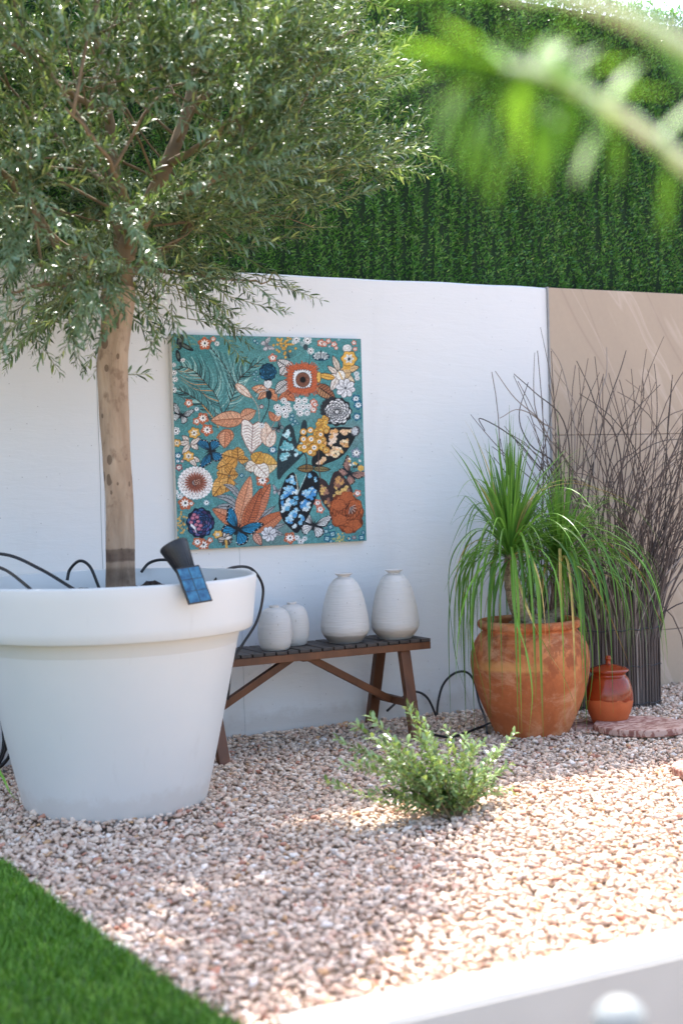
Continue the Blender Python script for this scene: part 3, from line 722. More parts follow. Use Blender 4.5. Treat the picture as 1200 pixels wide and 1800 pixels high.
# left column rings
for x, y, r in ((50, 228, 13), (102, 200, 12), (50, 275, 17), (57, 314, 16), (42, 347, 10), (49, 376, 17), (62, 620, 22), (300, 102, 14), (62, 985, 15), (85, 1010, 17)): p.ring(x, y, r)
for x, y, r in ((228, 102, 36), (136, 455, 24), (218, 545, 33), (182, 563, 22), (243, 614, 34), (115, 1052, 38), (151, 1053, 16), (222, 1300, 36), (187, 1284, 28), (262, 1272, 17), (566, 915, 36), (728, 1258, 34), (278, 75, 16)): p.bloom(x, y, r, 'b85f3c')
for x, y, r in ((624, 186, 24), (905, 98, 22), (925, 104, 17), (948, 86, 15), (980, 105, 17), (993, 127, 11), (890, 1048, 22), (905, 1086, 24), (1122, 990, 21), (1096, 96, 15), (1103, 133, 13)): p.bloom(x, y, r, 'c0664d')
for x, y, r in ((862, 448, 20), (872, 462, 18), (862, 492, 20)): p.bloom(x, y, r, 'c1654a')
for x, y, r in ((182, 490, 20), (240, 1048, 24), (955, 118, 9), (1008, 78, 10)): p.bloom(x, y, r, '4a8590', 'dfe9ea')
for x, y, r in ((1110, 428, 26), (1123, 465, 26), (1116, 534, 24), (626, 733, 24), (75, 768, 22), (72, 800, 15)): p.bloom(x, y, r, '17607f', 'dfeaea')
for x, y, r, c in ((560, 475, 13, '7b3f46'), (80, 838, 20, '8a4048'), (98, 800, 9, '9c5a57'), (1113, 750, 30, '6f7f93')): p.bloom(x, y, r, c)
for x, y, r in ((530, 268, 9), (516, 283, 9), (538, 298, 9), (518, 312, 9), (534, 320, 9), (446, 886, 14), (740, 530, 14), (733, 550, 14), (756, 562, 12), (770, 575, 10), (742, 580, 12), (520, 85, 12), (535, 100, 10), (966, 1192, 16), (940, 1218, 16), (978, 1235, 20), (945, 1262, 20), (968, 1280, 12), (1075, 1262, 14), (1147, 1255, 18), (1157, 1225, 12)): p.small(x, y, r)
p.small(1103, 1255, 11, '8a4048')
# butterflies
FW = [(0, -.02), (.18, -.30), (.45, -.62), (.80, -.86), (1.0, -.90), (1.06, -.80), (.98, -.55), (.86, -.30), (.80, -.10), (.55, .02), (.25, .06)]
HW = [(0, .02), (.28, .04), (.58, .04), (.72, .16), (.76, .38), (.66, .60), (.48, .74), (.30, .72), (.16, .50), (.05, .28)]
def butterfly(x, y, s_, rot, wing, spot, dark='1d2126', fold=1.0):
    cr, sr = math.cos(rot), math.sin(rot)
    def T(a_, b_): return (x+(a_*cr-b_*sr)*s_, y+(a_*sr+b_*cr)*s_)
    for sg_ in (-1, 1):
        for Wg, hub in ((HW, (.42, .38)), (FW, (.58, -.42))):
            f_ = fold if sg_ > 0 else 1
            O = [q[:2] for q in spline([T(a_*sg_*f_, b_)+(0,) for a_, b_ in Wg+[Wg[0]]], 4)]
            I_ = [q[:2] for q in spline([T((hub[0]+(a_-hub[0])*.80-.03)*sg_*f_, hub[1]+(b_-hub[1])*.80)+(0,) for a_, b_ in Wg+[Wg[0]]], 4)]
            p.poly(O, dark); p.poly(I_, wing)
            for (a_, b_) in Wg[2:-1:1]: p.line([T(0, .02), T(a_*.93*sg_*f_, b_*.93)], max(1.6, s_*.022), dark)
            for (a_, b_) in Wg[3:-2]: e = T(a_*.93*sg_*f_, b_*.93); p.ell(e[0], e[1], s_*.026, s_*.026, spot)
    p.line([T(0, -.2), T(0, .34)], s_*.09, dark); p.line([T(0, -.2), T(.12, -.45)], 1.5, dark); p.line([T(0, -.2), T(-.12, -.45)], 1.5, dark)
butterfly(92, 525, 62, .35, 'c3cbcb', 'eef2f2')
butterfly(262, 742, 88, -1.75, '1d6f9c', 'e8eeee')
butterfly(425, 1205, 112, .50, '1b7fae', 'e8eeee')
butterfly(590, 110, 42, 1.2, 'c9cbcf', '8a8f94', '6a6f76')
butterfly(655, 975, 34, .2, 'd2d2d6', '8a8f94', '55585f')
butterfly(660, 600, 34, -.8, '8fa2a6', 'e5e9e9')
butterfly(868, 1180, 92, .25, 'cfd0cd', 'eeeeee', '1d2126')
butterfly(1075, 870, 80, .75, 'b08070', 'efcf9a', '20242a')
p.ell(905, 178, 52, 26, '173d52'); p.ell(888, 172, 26, 20, 'c9d6d8', rot=-.5, wob=.15); p.ell(922, 172, 26, 20, 'c9d6d8', rot=.5, wob=.15); p.line([(905, 140), (905, 190)], 5, '15242c')
for k in range(5): p.line([(880+k*6, 160), (872+k*8, 188)], 3, '15242c'); p.line([(912+k*6, 160), (918+k*8, 188)], 3, '15242c')
# mimosa sprays
for k in range(30): x, y = 700+R_.normal(0, 34), 130+R_.normal(0, 34); p.line([(x, y), (722, 190)], 1.6, '27343a', .5)
for k in range(34): x, y = 695+R_.normal(0, 36), 118+R_.normal(0, 34); p.ell(x, y, 8, 8, '8d6a2c'); p.ell(x, y, 6.5, 6.5, 'd9a548')
for k in range(36): x, y = 92+R_.normal(0, 20), 1165+R_.normal(0, 34); p.line([(x, y), (110, 1150)], 1.3, '27343a', .4); p.ell(x, y, 6, 6, 'cfa14f')
for k in range(26): x, y = 1020+R_.normal(0, 18), 1262+R_.normal(0, 13); p.ell(x, y, 5, 5, 'a7a860' if k % 2 else 'd0b060')
for x, y, r in ((762, 78, 20), (748, 92, 13), (826, 82, 23), (845, 145, 19), (1112, 280, 15), (1117, 305, 14)): p.ring(x, y, r)
# orchid and bud, centre top
p.curve([(605, 400), (600, 480), (560, 570)], 5, '1c262b'); p.curve([(500, 410), (540, 480), (548, 560)], 4, 'b79a84'); p.curve([(640, 560), (600, 640), (590, 700)], 3.5, '9a6a5c')
p.leaf((410, 342), (500, 420), 20, 'ddcdbd', edge='a5674a', vein='b37050', nv=3, vw=2)
p.leaf((600, 380), (505, 365), 26, 'd9a07a', edge='7a4a38', vein='a55a3a', nv=5, vw=2); p.leaf((600, 370), (650, 440), 24, 'd08a60', edge='7a4a38', vein='a55a3a', vw=2); p.leaf((600, 380), (540, 430), 18, 'd9a07a', edge='7a4a38', vein='a55a3a', vw=2)
p.ell(597, 338, 25, 30, '6d7579'); p.ell(597, 338, 22, 27, 'cfd3d3'); p.ell(603, 405, 18, 28, '23272c')
for k in range(6): a_ = 2.3+k*.45; p.curve([(600, 380), (600+math.cos(a_)*50, 375+math.sin(a_)*30), (600+math.cos(a_)*80, 400+math.sin(a_)*46)], 3, 'c4cbcc' if k % 2 else '2a3136')
p.leaf((640, 560), (605, 505), 16, 'c9805a', edge='8a4a34', vein='8a4a34', vw=1.6); p.leaf((640, 560), (672, 512), 15, 'd8a07c', edge='8a4a34', vein='8a4a34', vw=1.6)
# dark blue ruffled flower, upper centre and big one lower left
def ruffle(x, y, rx, ry, cols, dark, n, sd, pet=.24, rot=0):
    r = np.random.default_rng(sd); p.ell(x, y, rx, ry, dark, wob=.05, nw=11, rot=rot)
    for k in range(n):
        rr = 1-.93*(k/n); a_ = k*2.4; cx = x+math.cos(a_)*rx*rr*.86; cy = y+math.sin(a_)*ry*rr*.86; s_ = pet*(.6+.5*rr)
        p.ell(cx, cy, rx*s_*1.15, ry*s_*.82, dark, rot=a_+1.57); p.ell(cx-math.cos(a_)*rx*.02, cy-math.sin(a_)*ry*.02, rx*s_*.98, ry*s_*.62, cols[r.integers(len(cols))], rot=a_+1.57)
ruffle(596, 270, 50, 52, ['1c5f82', '17506f', '2470a0', '0f4a66'], '0f2a3c', 34, 1)
ruffle(204, 1168, 80, 90, ['2a4f86', '1f3f6e', '35609a', '59508a', '24406a', '3b2f5c', '7a5a86'], '141c30', 60, 2, .2)
for (x, y) in ((160, 1140), (150, 1165), (168, 1120), (185, 1135), (192, 1160), (180, 1180), (205, 1185), (195, 1205)): p.ell(x, y, 14, 12, '4a2040'); p.ell(x, y, 11, 9, 'bb6f86')
for k in range(5): p.curve([(150, 1175+k*3), (170, 1190+k*4), (182, 1200+k*8)], 5, 'e6e3e6', taper=True)
# red anemone
p.leaf((740, 260), (650, 200), 34, 'd6d6d2', edge='2a2e33', vein='2a2e33', nv=9, vw=3); p.leaf((715, 330), (640, 395), 36, 'c9c9c4', edge='2a2e33', vein='2a2e33', nv=9, vw=3); p.leaf((700, 240), (670, 290), 22, 'd6d6d2', edge='2a2e33', vein='2a2e33', nv=6)
p.leaf((880, 350), (985, 425), 36, '9a5f42', edge='33231f', vein='2a1d1a', nv=8, vw=3.5, c2='c79a6a'); p.leaf((740, 400), (660, 430), 26, 'c4744c', edge='7a4030', vein='7a4030', nv=5); p.leaf((700, 395), (755, 440), 20, 'c4744c', edge='7a4030', vein='7a4030', nv=5)
for k in range(150):
    a_ = k*2.399; L = R_.uniform(.86, 1.14); sq = 1/max(abs(math.cos(a_)), abs(math.sin(a_)))**.55; e = (797+math.cos(a_)*92*L*sq, 310+math.sin(a_)*95*L*sq)
    p.line([(797+math.cos(a_)*60, 310+math.sin(a_)*60), e], 11, '7c3424' if k % 5 == 0 else 'b9532f', taper=True)
w_ = p.win(690, 200, 905, 420); X, Y = ZX[w_]-797, ZY[w_]-310; an = np.arctan2(Y, X); rr = np.hypot(X, Y); sq = 1/np.maximum(abs(np.cos(an)), abs(np.sin(an)))**.55
p.put(w_, rr < 88*sq*(1+.03*np.sin(an*40)), 'be5a35'); p.put(w_, rr < 57*sq*(1+.07*np.sin(an*24)), '3a3434'); p.put(w_, rr < 53*sq*(1+.07*np.sin(an*24)), 'dcdfe2')
p.ell(800, 315, 42, 45, '33302f'); p.ell(800, 315, 39, 42, '8a5742'); 
for k in range(26): a_ = k*.2417; p.line([(800+math.cos(a_)*18, 315+math.sin(a_)*18), (800+math.cos(a_)*38, 315+math.sin(a_)*40)], 2, '4a2c24')
p.ell(800, 315, 17, 18, '1a1716')
# daffodils upper right
for (b, t_, w__, c) in (((1000, 280), (945, 235), 14, 'd9cfc2'), ((1010, 260), (975, 175), 16, 'c9bfae'), ((1010, 300), (940, 295), 18, 'dcd2c8'), ((1020, 290), (1100, 330), 28, 'd6c3a0'), ((1000, 300), (965, 380), 20, 'd8d2cc'), ((1020, 260), (1125, 240), 24, 'd9b27c'), ((1030, 280), (1080, 270), 30, 'cfae7a')): p.leaf(b, t_, w__, c, edge='3a3430', vein='8a6a4c', nv=3, vw=1.8)
p.leaf((985, 305), (885, 285), 16, 'e0a94a', edge='5a4020', vein='a5742c', nv=2); p.ell(893, 300, 14, 34, '5a4020'); p.ell(893, 300, 11, 31, 'e6b453', wob=.1)
p.ell(1020, 290, 28, 32, '5a5450'); p.ell(1020, 290, 25, 29, 'e2ddd3'); p.line([(1010, 270), (1030, 310)], 8, 'd9b060')
p.ell(1057, 130, 28, 24, '6a6f70'); p.ell(1057, 128, 25, 22, 'cfd2cf'); p.poly([(1030, 190), (1085, 190), (1075, 255), (1035, 255)], 'daa23f')
p.ell(1068, 190, 46, 46, '4a3820', wob=.08, nw=6); p.ell(1068, 190, 43, 43, 'e3ab48', wob=.08, nw=6); p.ell(1068, 190, 24, 24, 'cfd0cc', wob=.25, nw=6); p.ell(1068, 192, 8, 10, '2f3a40')
p.curve([(835, 220), (838, 160), (800, 110)], 3, '2a3a40'); p.ell(800, 105, 22, 14, '8aa3a6', rot=.6); p.ell(815, 122, 14, 18, '3a4a50')
p.daisy(1048, 365, 58, 8, 'd9dadd', '54565c', .26, 'b9babd', .34)
# grey peony
ruffle(1000, 505, 84, 84, ['dfe0e0', 'cfd1d2', 'e8e9e9', 'b9bcbe'], '23262a', 74, 4, .17)
for k in range(8): a_ = 2.2+k*.3; p.ell(1000+math.cos(a_)*86, 490+math.sin(a_)*70, 16, 12, '2b2e32', wob=.3)
# white ring clusters
for x, y, r in ((690, 440, 18), (652, 480, 21), (690, 492, 22), (712, 462, 17), (720, 492, 18), (660, 515, 17), (700, 524, 19), (775, 442, 20), (812, 438, 18), (766, 476, 20), (802, 476, 20), (785, 512, 20), (825, 512, 17), (835, 474, 18)): p.ring(x, y, r)
# caladium leaves, centre
p.curve([(500, 870), (450, 815), (420, 790)], 6, '6a4a38'); p.curve([(420, 940), (390, 910), (370, 890)], 5, '7a5a40')
for (b, t_, w__, c, c2) in (((455, 545), (268, 558), 46, 'c98a66', 'dcae8c'), ((440, 540), (525, 500), 34, 'cf9470', 'dcb090'), ((400, 640), (300, 660), 38, 'cf8f68', 'b8704a'), ((350, 620), (345, 720), 34, 'c98560', 'd8a884')): p.leaf(b, t_, w__, c, edge='7a4a36', vein='8a4c34', nv=7, c2=c2)
p.poly([(443, 560), (455, 548), (485, 555), (510, 580), (540, 560), (575, 585), (585, 640), (560, 700), (500, 758), (465, 700), (440, 640)], '8a5a4a'); p.poly([(447, 565), (458, 553), (482, 560), (510, 588), (542, 566), (570, 590), (580, 640), (556, 696), (501, 750), (469, 698), (445, 638)], 'e4dcd3')
for k in range(8):
    yy = 600+k*17; p.curve([(512, yy+8), (480, yy-12), (452+k*4, yy-8)], 2.5, '7d4c40'); p.curve([(512, yy+8), (545, yy-14), (574-k*5, yy-6)], 2.5, '9a6a50')
p.line([(510, 590), (501, 748)], 3.5, '6a4038')
p.leaf((600, 710), (585, 570), 34, 'ddc4b0', edge='a57862', vein='b58a70', nv=6); p.leaf((600, 715), (635, 615), 26, 'e2d2c4', edge='a57862', vein='b58a70', nv=5)
for (b, t_, w__) in (((420, 790), (300, 845), 44), ((420, 785), (330, 760), 42), ((425, 785), (420, 715), 36), ((425, 790), (485, 790), 24), ((365, 890), (278, 1010), 46), ((370, 885), (300, 870), 44), ((370, 880), (395, 835), 36), ((375, 885), (425, 880), 26), ((370, 895), (350, 985), 44)): p.leaf(b, t_, w__, 'cf9340', edge='6a4420', vein='5f3a1e', nv=4, vw=3, c2='dba95c', ew=2)
p.leaf((520, 815), (655, 820), 64, 'd8a94f', edge='7a5430', vein='6a4426', nv=6, c2='e3ddcf', ew=3); p.leaf((530, 815), (470, 850), 34, 'ded6c8', edge='7a5430', vein='8a6a50', nv=4); p.leaf((530, 820), (600, 895), 44, 'e4ded2', edge='7a5430', vein='8a6450', nv=5); p.leaf((520, 812), (560, 745), 40, 'cf9a3f', edge='7a5430', vein='6a4426', nv=4)
# daffodil cluster left
for (b, t_, w__) in (((135, 680), (100, 650), 14), ((140, 690), (75, 695), 15), ((150, 690), (190, 730), 16), ((140, 700), (100, 760), 15), ((150, 700), (200, 660), 14), ((150, 780), (200, 800), 15), ((140, 780), (180, 830), 14), ((140, 770), (100, 790), 14)): p.leaf(b, t_, w__, 'd8cfc4', edge='4a3c34', vein='8a6f5a', nv=3, vw=1.6)
for x, y, r in ((168, 632, 34), (135, 770, 32), (68, 692, 24)): p.ell(x, y, r, r, '6a4a24', wob=.12, nw=6); p.ell(x, y, r*.92, r*.9, 'd9a54a', wob=.12, nw=6); p.ell(x, y, r*.5, r*.48, 'ddd5c5', wob=.25, nw=6); p.ell(x, y, r*.16, r*.2, '3a3430')
# red-white dahlia
p.ell(175, 928, 100, 94, '7a8a90', wob=.05, nw=30); 
for k in range(30): a_ = k*2*PI/30; p.ell(175+math.cos(a_)*88, 930+math.sin(a_)*84, 16, 11, 'e6e4e2', rot=a_)
for k in range(22):
    a_ = k*2*PI/22; p.ell(178+math.cos(a_)*56, 928+math.sin(a_)*52, 36, 9.5, '5a3028', rot=a_); p.ell(178+math.cos(a_)*62, 928+math.sin(a_)*58, 28, 8, 'e4ddd8', rot=a_); p.ell(178+math.cos(a_)*46, 928+math.sin(a_)*42, 22, 5.5, '94503c', rot=a_)
p.ell(186, 926, 22, 20, '8a4a34', wob=.1, nw=14)
for k in range(40): a_ = k*2.4; p.ell(186+math.cos(a_)*19*math.sqrt(k/40), 924+math.sin(a_)*18*math.sqrt(k/40), 2.4, 2.4, 'd2a890' if k % 2 else '4a2c28')
# ferns, white and black
def fern(P, n, ln, sd):
    r = np.random.default_rng(sd); S = np.array([q[:2] for q in spline([(x, y, 0) for x, y in P], 8)])
    for k in range(n):
        f = k/n*(len(S)-2); i = int(f); b = S[i]+(S[i+1]-S[i])*(f-i); T = S[i+1]-S[i]; T = T/np.hypot(*T); L = ln*math.sin(PI*min(1, .25+.75*k/n))
        for sg_ in (-1, 1): a_ = math.atan2(T[1], T[0])+sg_*1.2; e = b+np.array([math.cos(a_), math.sin(a_)])*L; p.line([b, e], 5.5, '23282d'); p.line([b, b+(e-b)*.9], 3.2, 'c9cccf')
    p.curve(P, 2.5, '23282d')
fern([(430, 1010), (390, 960), (330, 935)], 18, 20, 1); fern([(420, 1060), (360, 1020), (280, 1010)], 20, 22, 2); fern([(410, 1090), (350, 1070), (275, 1080)], 20, 20, 3)
fern([(540, 1160), (590, 1110), (650, 1060)], 20, 20, 4); fern([(600, 1190), (650, 1190), (710, 1170)], 16, 18, 5); fern([(610, 1200), (650, 1225), (700, 1245)], 16, 18, 6)
# banana leaves
p.leaf((470, 1195), (275, 1085), 48, 'c4714a', edge='5a3a30', vein='7a4030', nv=12, c2='dba07c', ew=2, rag=.2); p.leaf((430, 1160), (495, 890), 44, 'd08a62', edge='6a4034', vein='8a4c38', nv=16, c2='dda684', vw=2, ew=2)
p.leaf((455, 1200), (612, 935), 58, 'c2683f', edge='3a2a28', vein='3a2826', nv=18, vw=2, c2='cf8060', ew=2, rag=.15); p.leaf((470, 1205), (560, 960), 34, 'b95f3a', edge='3a2a28', vein='2f2422', nv=18, vw=2, ew=2); p.leaf((520, 1220), (700, 1100), 42, 'c2683f', edge='4a3430', vein='7a3c2c', nv=16, vw=2, c2='d08a62', ew=2)
p.leaf((520, 1230), (560, 1300), 22, 'cf9a84', edge='5a3a30', vein='7a4030', nv=6)
butterfly(425, 1205, 112, .50, '1b7fae', 'e8eeee')
p.daisy(606, 1235, 46, 8, 'd6d7da', '4c4f55', .26, 'b4b5b8', .36)
p.ell(308, 1238, 30, 26, '6a4a24', wob=.12, nw=6); p.ell(308, 1238, 27, 23, 'd9a54a', wob=.12, nw=6); p.ell(305, 1238, 12, 11, 'd8cdb8')
for k in range(16): a_ = R_.uniform(0, 6.28); p.leaf((350, 1265), (350+math.cos(a_)*42, 1265+math.sin(a_)*38), 9, ['d2cdc6', 'a99f96', '4a4440'][k % 3], edge='3a3430', vein=None)
p.line([(355, 1275), (358, 1320)], 14, 'd9a54a')
for x, y, r in ((770, 1256, 15), (792, 1280, 17), (815, 1262, 14), (562, 588, 16)): p.ring(x, y, r)
# big black-veined leaves
CY = ['6fb7bf', '9fd0d8', 'bfe0e6', '4fa3ad']; PE = ['e5b98a', 'efd0a4', 'e0a460', 'e8c9b0']; BLs = ['5fa9d0', '8fc6e2', '3f8fd0', 'c3d6dc']; BR = ['a0705a', 'c98f50', '8a5a4a', 'd9b060']
def big(out, veins, cols, dark, sd, gap=34, rr=13):
    S = [q[:2] for q in spline([(x, y, 0) for x, y in out+[out[0]]], 5)]
    cxm = np.mean([q[0] for q in S]); cym = np.mean([q[1] for q in S])
    p.poly(S, dark); p.line(S, 8, dark)
    r = np.random.default_rng(sd); pts = []; xs = [q[0] for q in S]; ys = [q[1] for q in S]
    VL = [[q[:2] for q in spline([(x, y, 0) for x, y in v_], 6)] for v_ in veins]
    allv = np.array([q for v_ in VL for q in v_]); ed = np.array(S)
    for _ in range(1500):
        q = np.array([r.uniform(min(xs), max(xs)), r.uniform(min(ys), max(ys))])
        if not in_poly(q[0], q[1], S): continue
        if np.hypot(*(allv-q).T).min() < rr+3 or np.hypot(*(ed-q).T).min() < rr+4: continue
        if any(np.hypot(*(q-z)) < rr*.9 for z in pts): continue
        pts.append(q); c = cols[int(abs(q[0]*.03+q[1]*.021)) % len(cols)]
        for k in range(5): p.ell(q[0]+r.normal(0, rr*.4), q[1]+r.normal(0, rr*.4), rr*r.uniform(.4, .75), rr*r.uniform(.4, .75), cols[r.integers(len(cols))] if r.random() < .3 else c, rot=r.uniform(0, 3), wob=.25, nw=5)
    for v_ in VL: p.line(v_, 7, dark, taper=True)
big([(725, 582), (700, 600), (680, 650), (660, 730), (655, 820), (660, 905), (690, 870), (740, 820), (790, 770), (820, 710), (822, 640), (820, 570), (805, 560), (795, 590), (785, 650), (770, 700), (755, 660), (745, 610)],
    [[(770, 705), (730, 760), (665, 890)], [(765, 710), (720, 680), (690, 670)], [(740, 750), (700, 740), (665, 750)], [(720, 780), (760, 780), (780, 770)], [(765, 710), (735, 640), (725, 600)], [(772, 700), (800, 640), (808, 580)], [(700, 820), (680, 810), (662, 820)]], CY, '26383e', 11)
big([(860, 825), (858, 790), (885, 730), (915, 680), (920, 625), (960, 605), (1040, 600), (1115, 612), (1100, 660), (1060, 730), (1010, 780), (940, 810), (895, 830)],
    [[(865, 820), (960, 720), (1100, 622)], [(900, 785), (900, 740), (905, 700)], [(950, 730), (945, 680), (950, 620)], [(1010, 680), (1010, 640), (1020, 605)], [(920, 765), (960, 775), (990, 785)], [(985, 705), (1030, 715), (1060, 720)], [(1040, 660), (1075, 662), (1095, 660)]], PE, '1f2224', 21)
p.leaf((865, 840), (770, 845), 22, '8a6a3c', edge='2a2a26', vein='2a2a26'); p.leaf((865, 845), (960, 848), 14, '8a7a4c', edge='2a2a26', vein='2a2a26')
big([(900, 900), (890, 950), (905, 1010), (940, 1070), (985, 1110), (1040, 1080), (1090, 1010), (1080, 950), (1045, 900), (1010, 865), (985, 870), (968, 910), (955, 950), (935, 920)],
    [[(958, 955), (975, 1030), (985, 1100)], [(958, 955), (985, 910), (1000, 875)], [(960, 980), (1010, 970), (1060, 930)], [(958, 960), (920, 940), (900, 910)], [(965, 1000), (930, 1010), (905, 1010)]], BR, '3a2c2c', 41)
big([(745, 868), (715, 890), (690, 940), (668, 1010), (668, 1080), (690, 1150), (730, 1195), (768, 1225), (800, 1180), (835, 1120), (860, 1060), (885, 990), (897, 930), (885, 880), (860, 862), (835, 870), (810, 910), (785, 960), (770, 925), (760, 890)],
    [[(785, 965), (778, 1080), (768, 1218)], [(785, 975), (740, 940), (700, 930)], [(783, 1000), (730, 1010), (675, 1040)], [(780, 1060), (740, 1080), (700, 1130)], [(785, 975), (830, 960), (885, 930)], [(783, 1000), (830, 1030), (868, 1040)], [(780, 1080), (805, 1110), (830, 1120)], [(785, 965), (850, 920), (865, 870)], [(775, 1130), (755, 1150), (740, 1180)]], BLs, '181c22', 31)
p.line([(775, 985), (770, 935), (760, 880)], 5, 'c9c2a8'); p.line([(775, 985), (800, 930), (822, 880)], 5, '9fc0c0')
p.curve([(765, 710), (820, 770), (822, 850)], 7, '3a2c28'); p.curve([(893, 740), (895, 830), (905, 905)], 6, '5a4038')
# yellow flower spike
for k in range(58):
    t_ = k/58; x = 925-t_*75+R_.normal(0, 10+34*t_); y = 540+t_*210+R_.normal(0, 8); r = 13+8*t_
    p.ell(x, y, r*1.1, r*1.1, '6a4418'); p.ell(x, y, r, r, 'dba03a' if k % 3 else 'c78a3c'); p.ell(x, y, r*.5, r*.5, 'efc766'); p.ell(x, y, r*.2, r*.2, '5a4a3a')
for x, y, r in ((805, 625, 19), (845, 615, 18), (805, 668, 20), (850, 668, 22), (897, 683, 20), (868, 718, 24), (810, 715, 18), (845, 745, 18), (905, 640, 18)): p.ell(x, y, r*1.1, r*1.1, '7a4a20'); p.ell(x, y, r, r, 'dc9c38'); p.ell(x, y, r*.58, r*.58, 'e9e3d8', wob=.1, nw=7); p.ell(x, y, r*.2, r*.2, '2c3340')
# rust peony
p.ell(1060, 1110, 92, 118, '6d3018', rot=-.4, wob=.07, nw=9); 
ruffle(1056, 1100, 92, 112, ['b2562c', 'b95c30', 'ad5029', 'bf6236'], '7c3a1e', 64, 9, .25, rot=-.4)
for (x, y, r) in ((1060, 1010, 40), (1010, 1060, 44), (1110, 1060, 40), (1020, 1150, 42), (1105, 1180, 42), (1070, 1210, 28)): p.ell(x, y, r, r*.8, '7c3a1e', wob=.08, nw=5); p.ell(x, y, r-2.5, r*.8-2.5, 'b5592f', wob=.08, nw=5)
for k in range(9): a_ = -.6+k*.3; p.line([(1080, 1075), (1080+math.cos(a_)*34, 1080+math.sin(a_)*34)], 4, '2a1c1c' if k % 2 else 'b9a9a0')
p.curve([(1075, 1050), (1052, 1090), (1055, 1130)], 5, '3a1c14')
p.ell(1108, 620, 26, 32, '4a4a50', rot=.4); p.ell(1104, 620, 18, 24, 'b9bcc0', wob=.1)
for k in range(12): x, y = 1110+R_.normal(0, 18), 815+R_.normal(0, 16); p.ell(x, y, 9, 6, ['e0b050', 'e0d8cc', '3a3430'][k % 3], rot=k)
p.ell(1140, 840, 18, 18, 'dca94c', wob=.12, nw=6)
gr_ = IMG.mean(-1, keepdims=True); IMG = gr_+(IMG-gr_)*.86
for sc_, am in ((333, .075), (500, .06)):
    g_ = rng.normal(size=(sc_, sc_)); k_ = NP//sc_+1; IMG = IMG*(1+am*np.repeat(np.repeat(g_, k_, 0), k_, 1)[:NP, :NP])[..., None] if sc_ == 500 else IMG*(1+am*np.repeat(np.repeat(g_, 4, 0), 4, 1)[:NP, :NP])[..., None]
IMG = np.clip(IMG*1.02+.012, 0, 1)
IM2 = IMG.reshape(NP//2, 2, NP//2, 2, 3).mean((1, 3)); ng = NP//2
CZ = 0.9212-.0; CX = 2.4319
cv = thing('painting', (CX+.5, D-.001, CZ+.5), 'square teal canvas crowded with flowers, leaves and butterflies on the white wall', 'painting')
uu2 = (np.arange(ng)+.5)/ng
gx, gz = np.meshgrid(CX+uu2*1.0, CZ+uu2*1.0); V = np.stack([gx.ravel(), np.full(ng*ng, D-.0325), gz.ravel()], -1)
ii = np.arange(ng*ng).reshape(ng, ng); Q = np.stack([ii[:-1, :-1], ii[:-1, 1:], ii[1:, 1:], ii[1:, :-1]], -1).reshape(-1, 4)
pm = M('printed_canvas'); at_ = pm.N('ShaderNodeVertexColor'); at_.layer_name = 'print'
pm.col(at_.outputs[0]); pm.set(Roughness=.75, Specular_IOR_Level=.25); pm.bump(pm.noise(350, pm.tc(), 2), .12, .001)
po = obj('print', (V, Q), pm.m, cv)
ca_ = po.data.color_attributes.new('print', 'FLOAT_COLOR', 'POINT')
L_ = np.where(IM2 <= .04045, IM2/12.92, ((IM2+.055)/1.055)**2.4)
ca_.data.foreach_set('color', np.concatenate([L_.reshape(-1, 3), np.ones((ng*ng, 1))], 1).astype(np.float32).ravel())
obj('stretcher', bevbox((CX+.5, D-.0165, CZ+.5), (1.0, .031, 1.0), .003), mat_plain('canvas_edge', lin('cfcabf'), .8, .05), cv)

# ------------------------------------------------------------------ bench
WOOD = mat_wood('reddish_brown_wood', lin('4a2b19'), lin('8a5633'), (9, 9, 2.2), .5)
SLATM = mat_wood('dark_stained_slats', lin('2f2926'), lin('4e4540'), (30, 5, 20), .6)
BZ = .462; BX0, BX1 = 2.27, 3.553; BY0, BY1 = 5.765, 6.06
t = thing('bench', ((BX0+BX1)/2, (BY0+BY1)/2, 0), 'dark slatted wooden bench with splayed brown legs against the white wall', 'bench')
mb = MB(); ns = 22; wsl = (BX1-BX0)/ns
for i in range(ns):
    mb.add(bevbox((BX0+(i+.5)*wsl, (BY0+BY1)/2, BZ-.008+rng.normal(0, .0008)), (wsl-.007, BY1-BY0+.012, .016), .003))
obj('seat', mb.get(), SLATM, t)
for y in (BY0+.012, BY1-.012): obj('rail', bevbox(((BX0+BX1)/2, y, BZ-.034), (BX1-BX0, .024, .034), .002), WOOD, t)
for x0, xf, s_ in ((3.425, 3.40, 1), (2.415, 2.43, -1)):
    # front leg then back leg
    obj('leg', beam((x0, BY0+.045, BZ-.02), (xf, 5.665, -.02), .052, .036, (1, 0, 0)), WOOD, t)
    obj('leg', beam((x0, BY1-.045, BZ-.02), (xf+.01, 6.125, -.02), .052, .036, (1, 0, 0)), WOOD, t)
    obj('stretcher', beam((x0-.004, 5.705, .165), (x0-.004, 6.09, .165), .036, .03, (0, 0, 1)), WOOD, t)
ym = (BY0+BY1)/2
obj('brace', beam((2.95, ym-.03, BZ-.05), (3.405, ym-.0, .165), .034, .034, (0, 1, 0)), WOOD, t)
obj('brace', beam((2.87, ym-.03, BZ-.05), (2.43, ym-.0, .165), .034, .034, (0, 1, 0)), WOOD, t)
obj('cross_bar', bevbox((2.91, ym, BZ-.045), (.05, BY1-BY0-.05, .03), .002), WOOD, t)

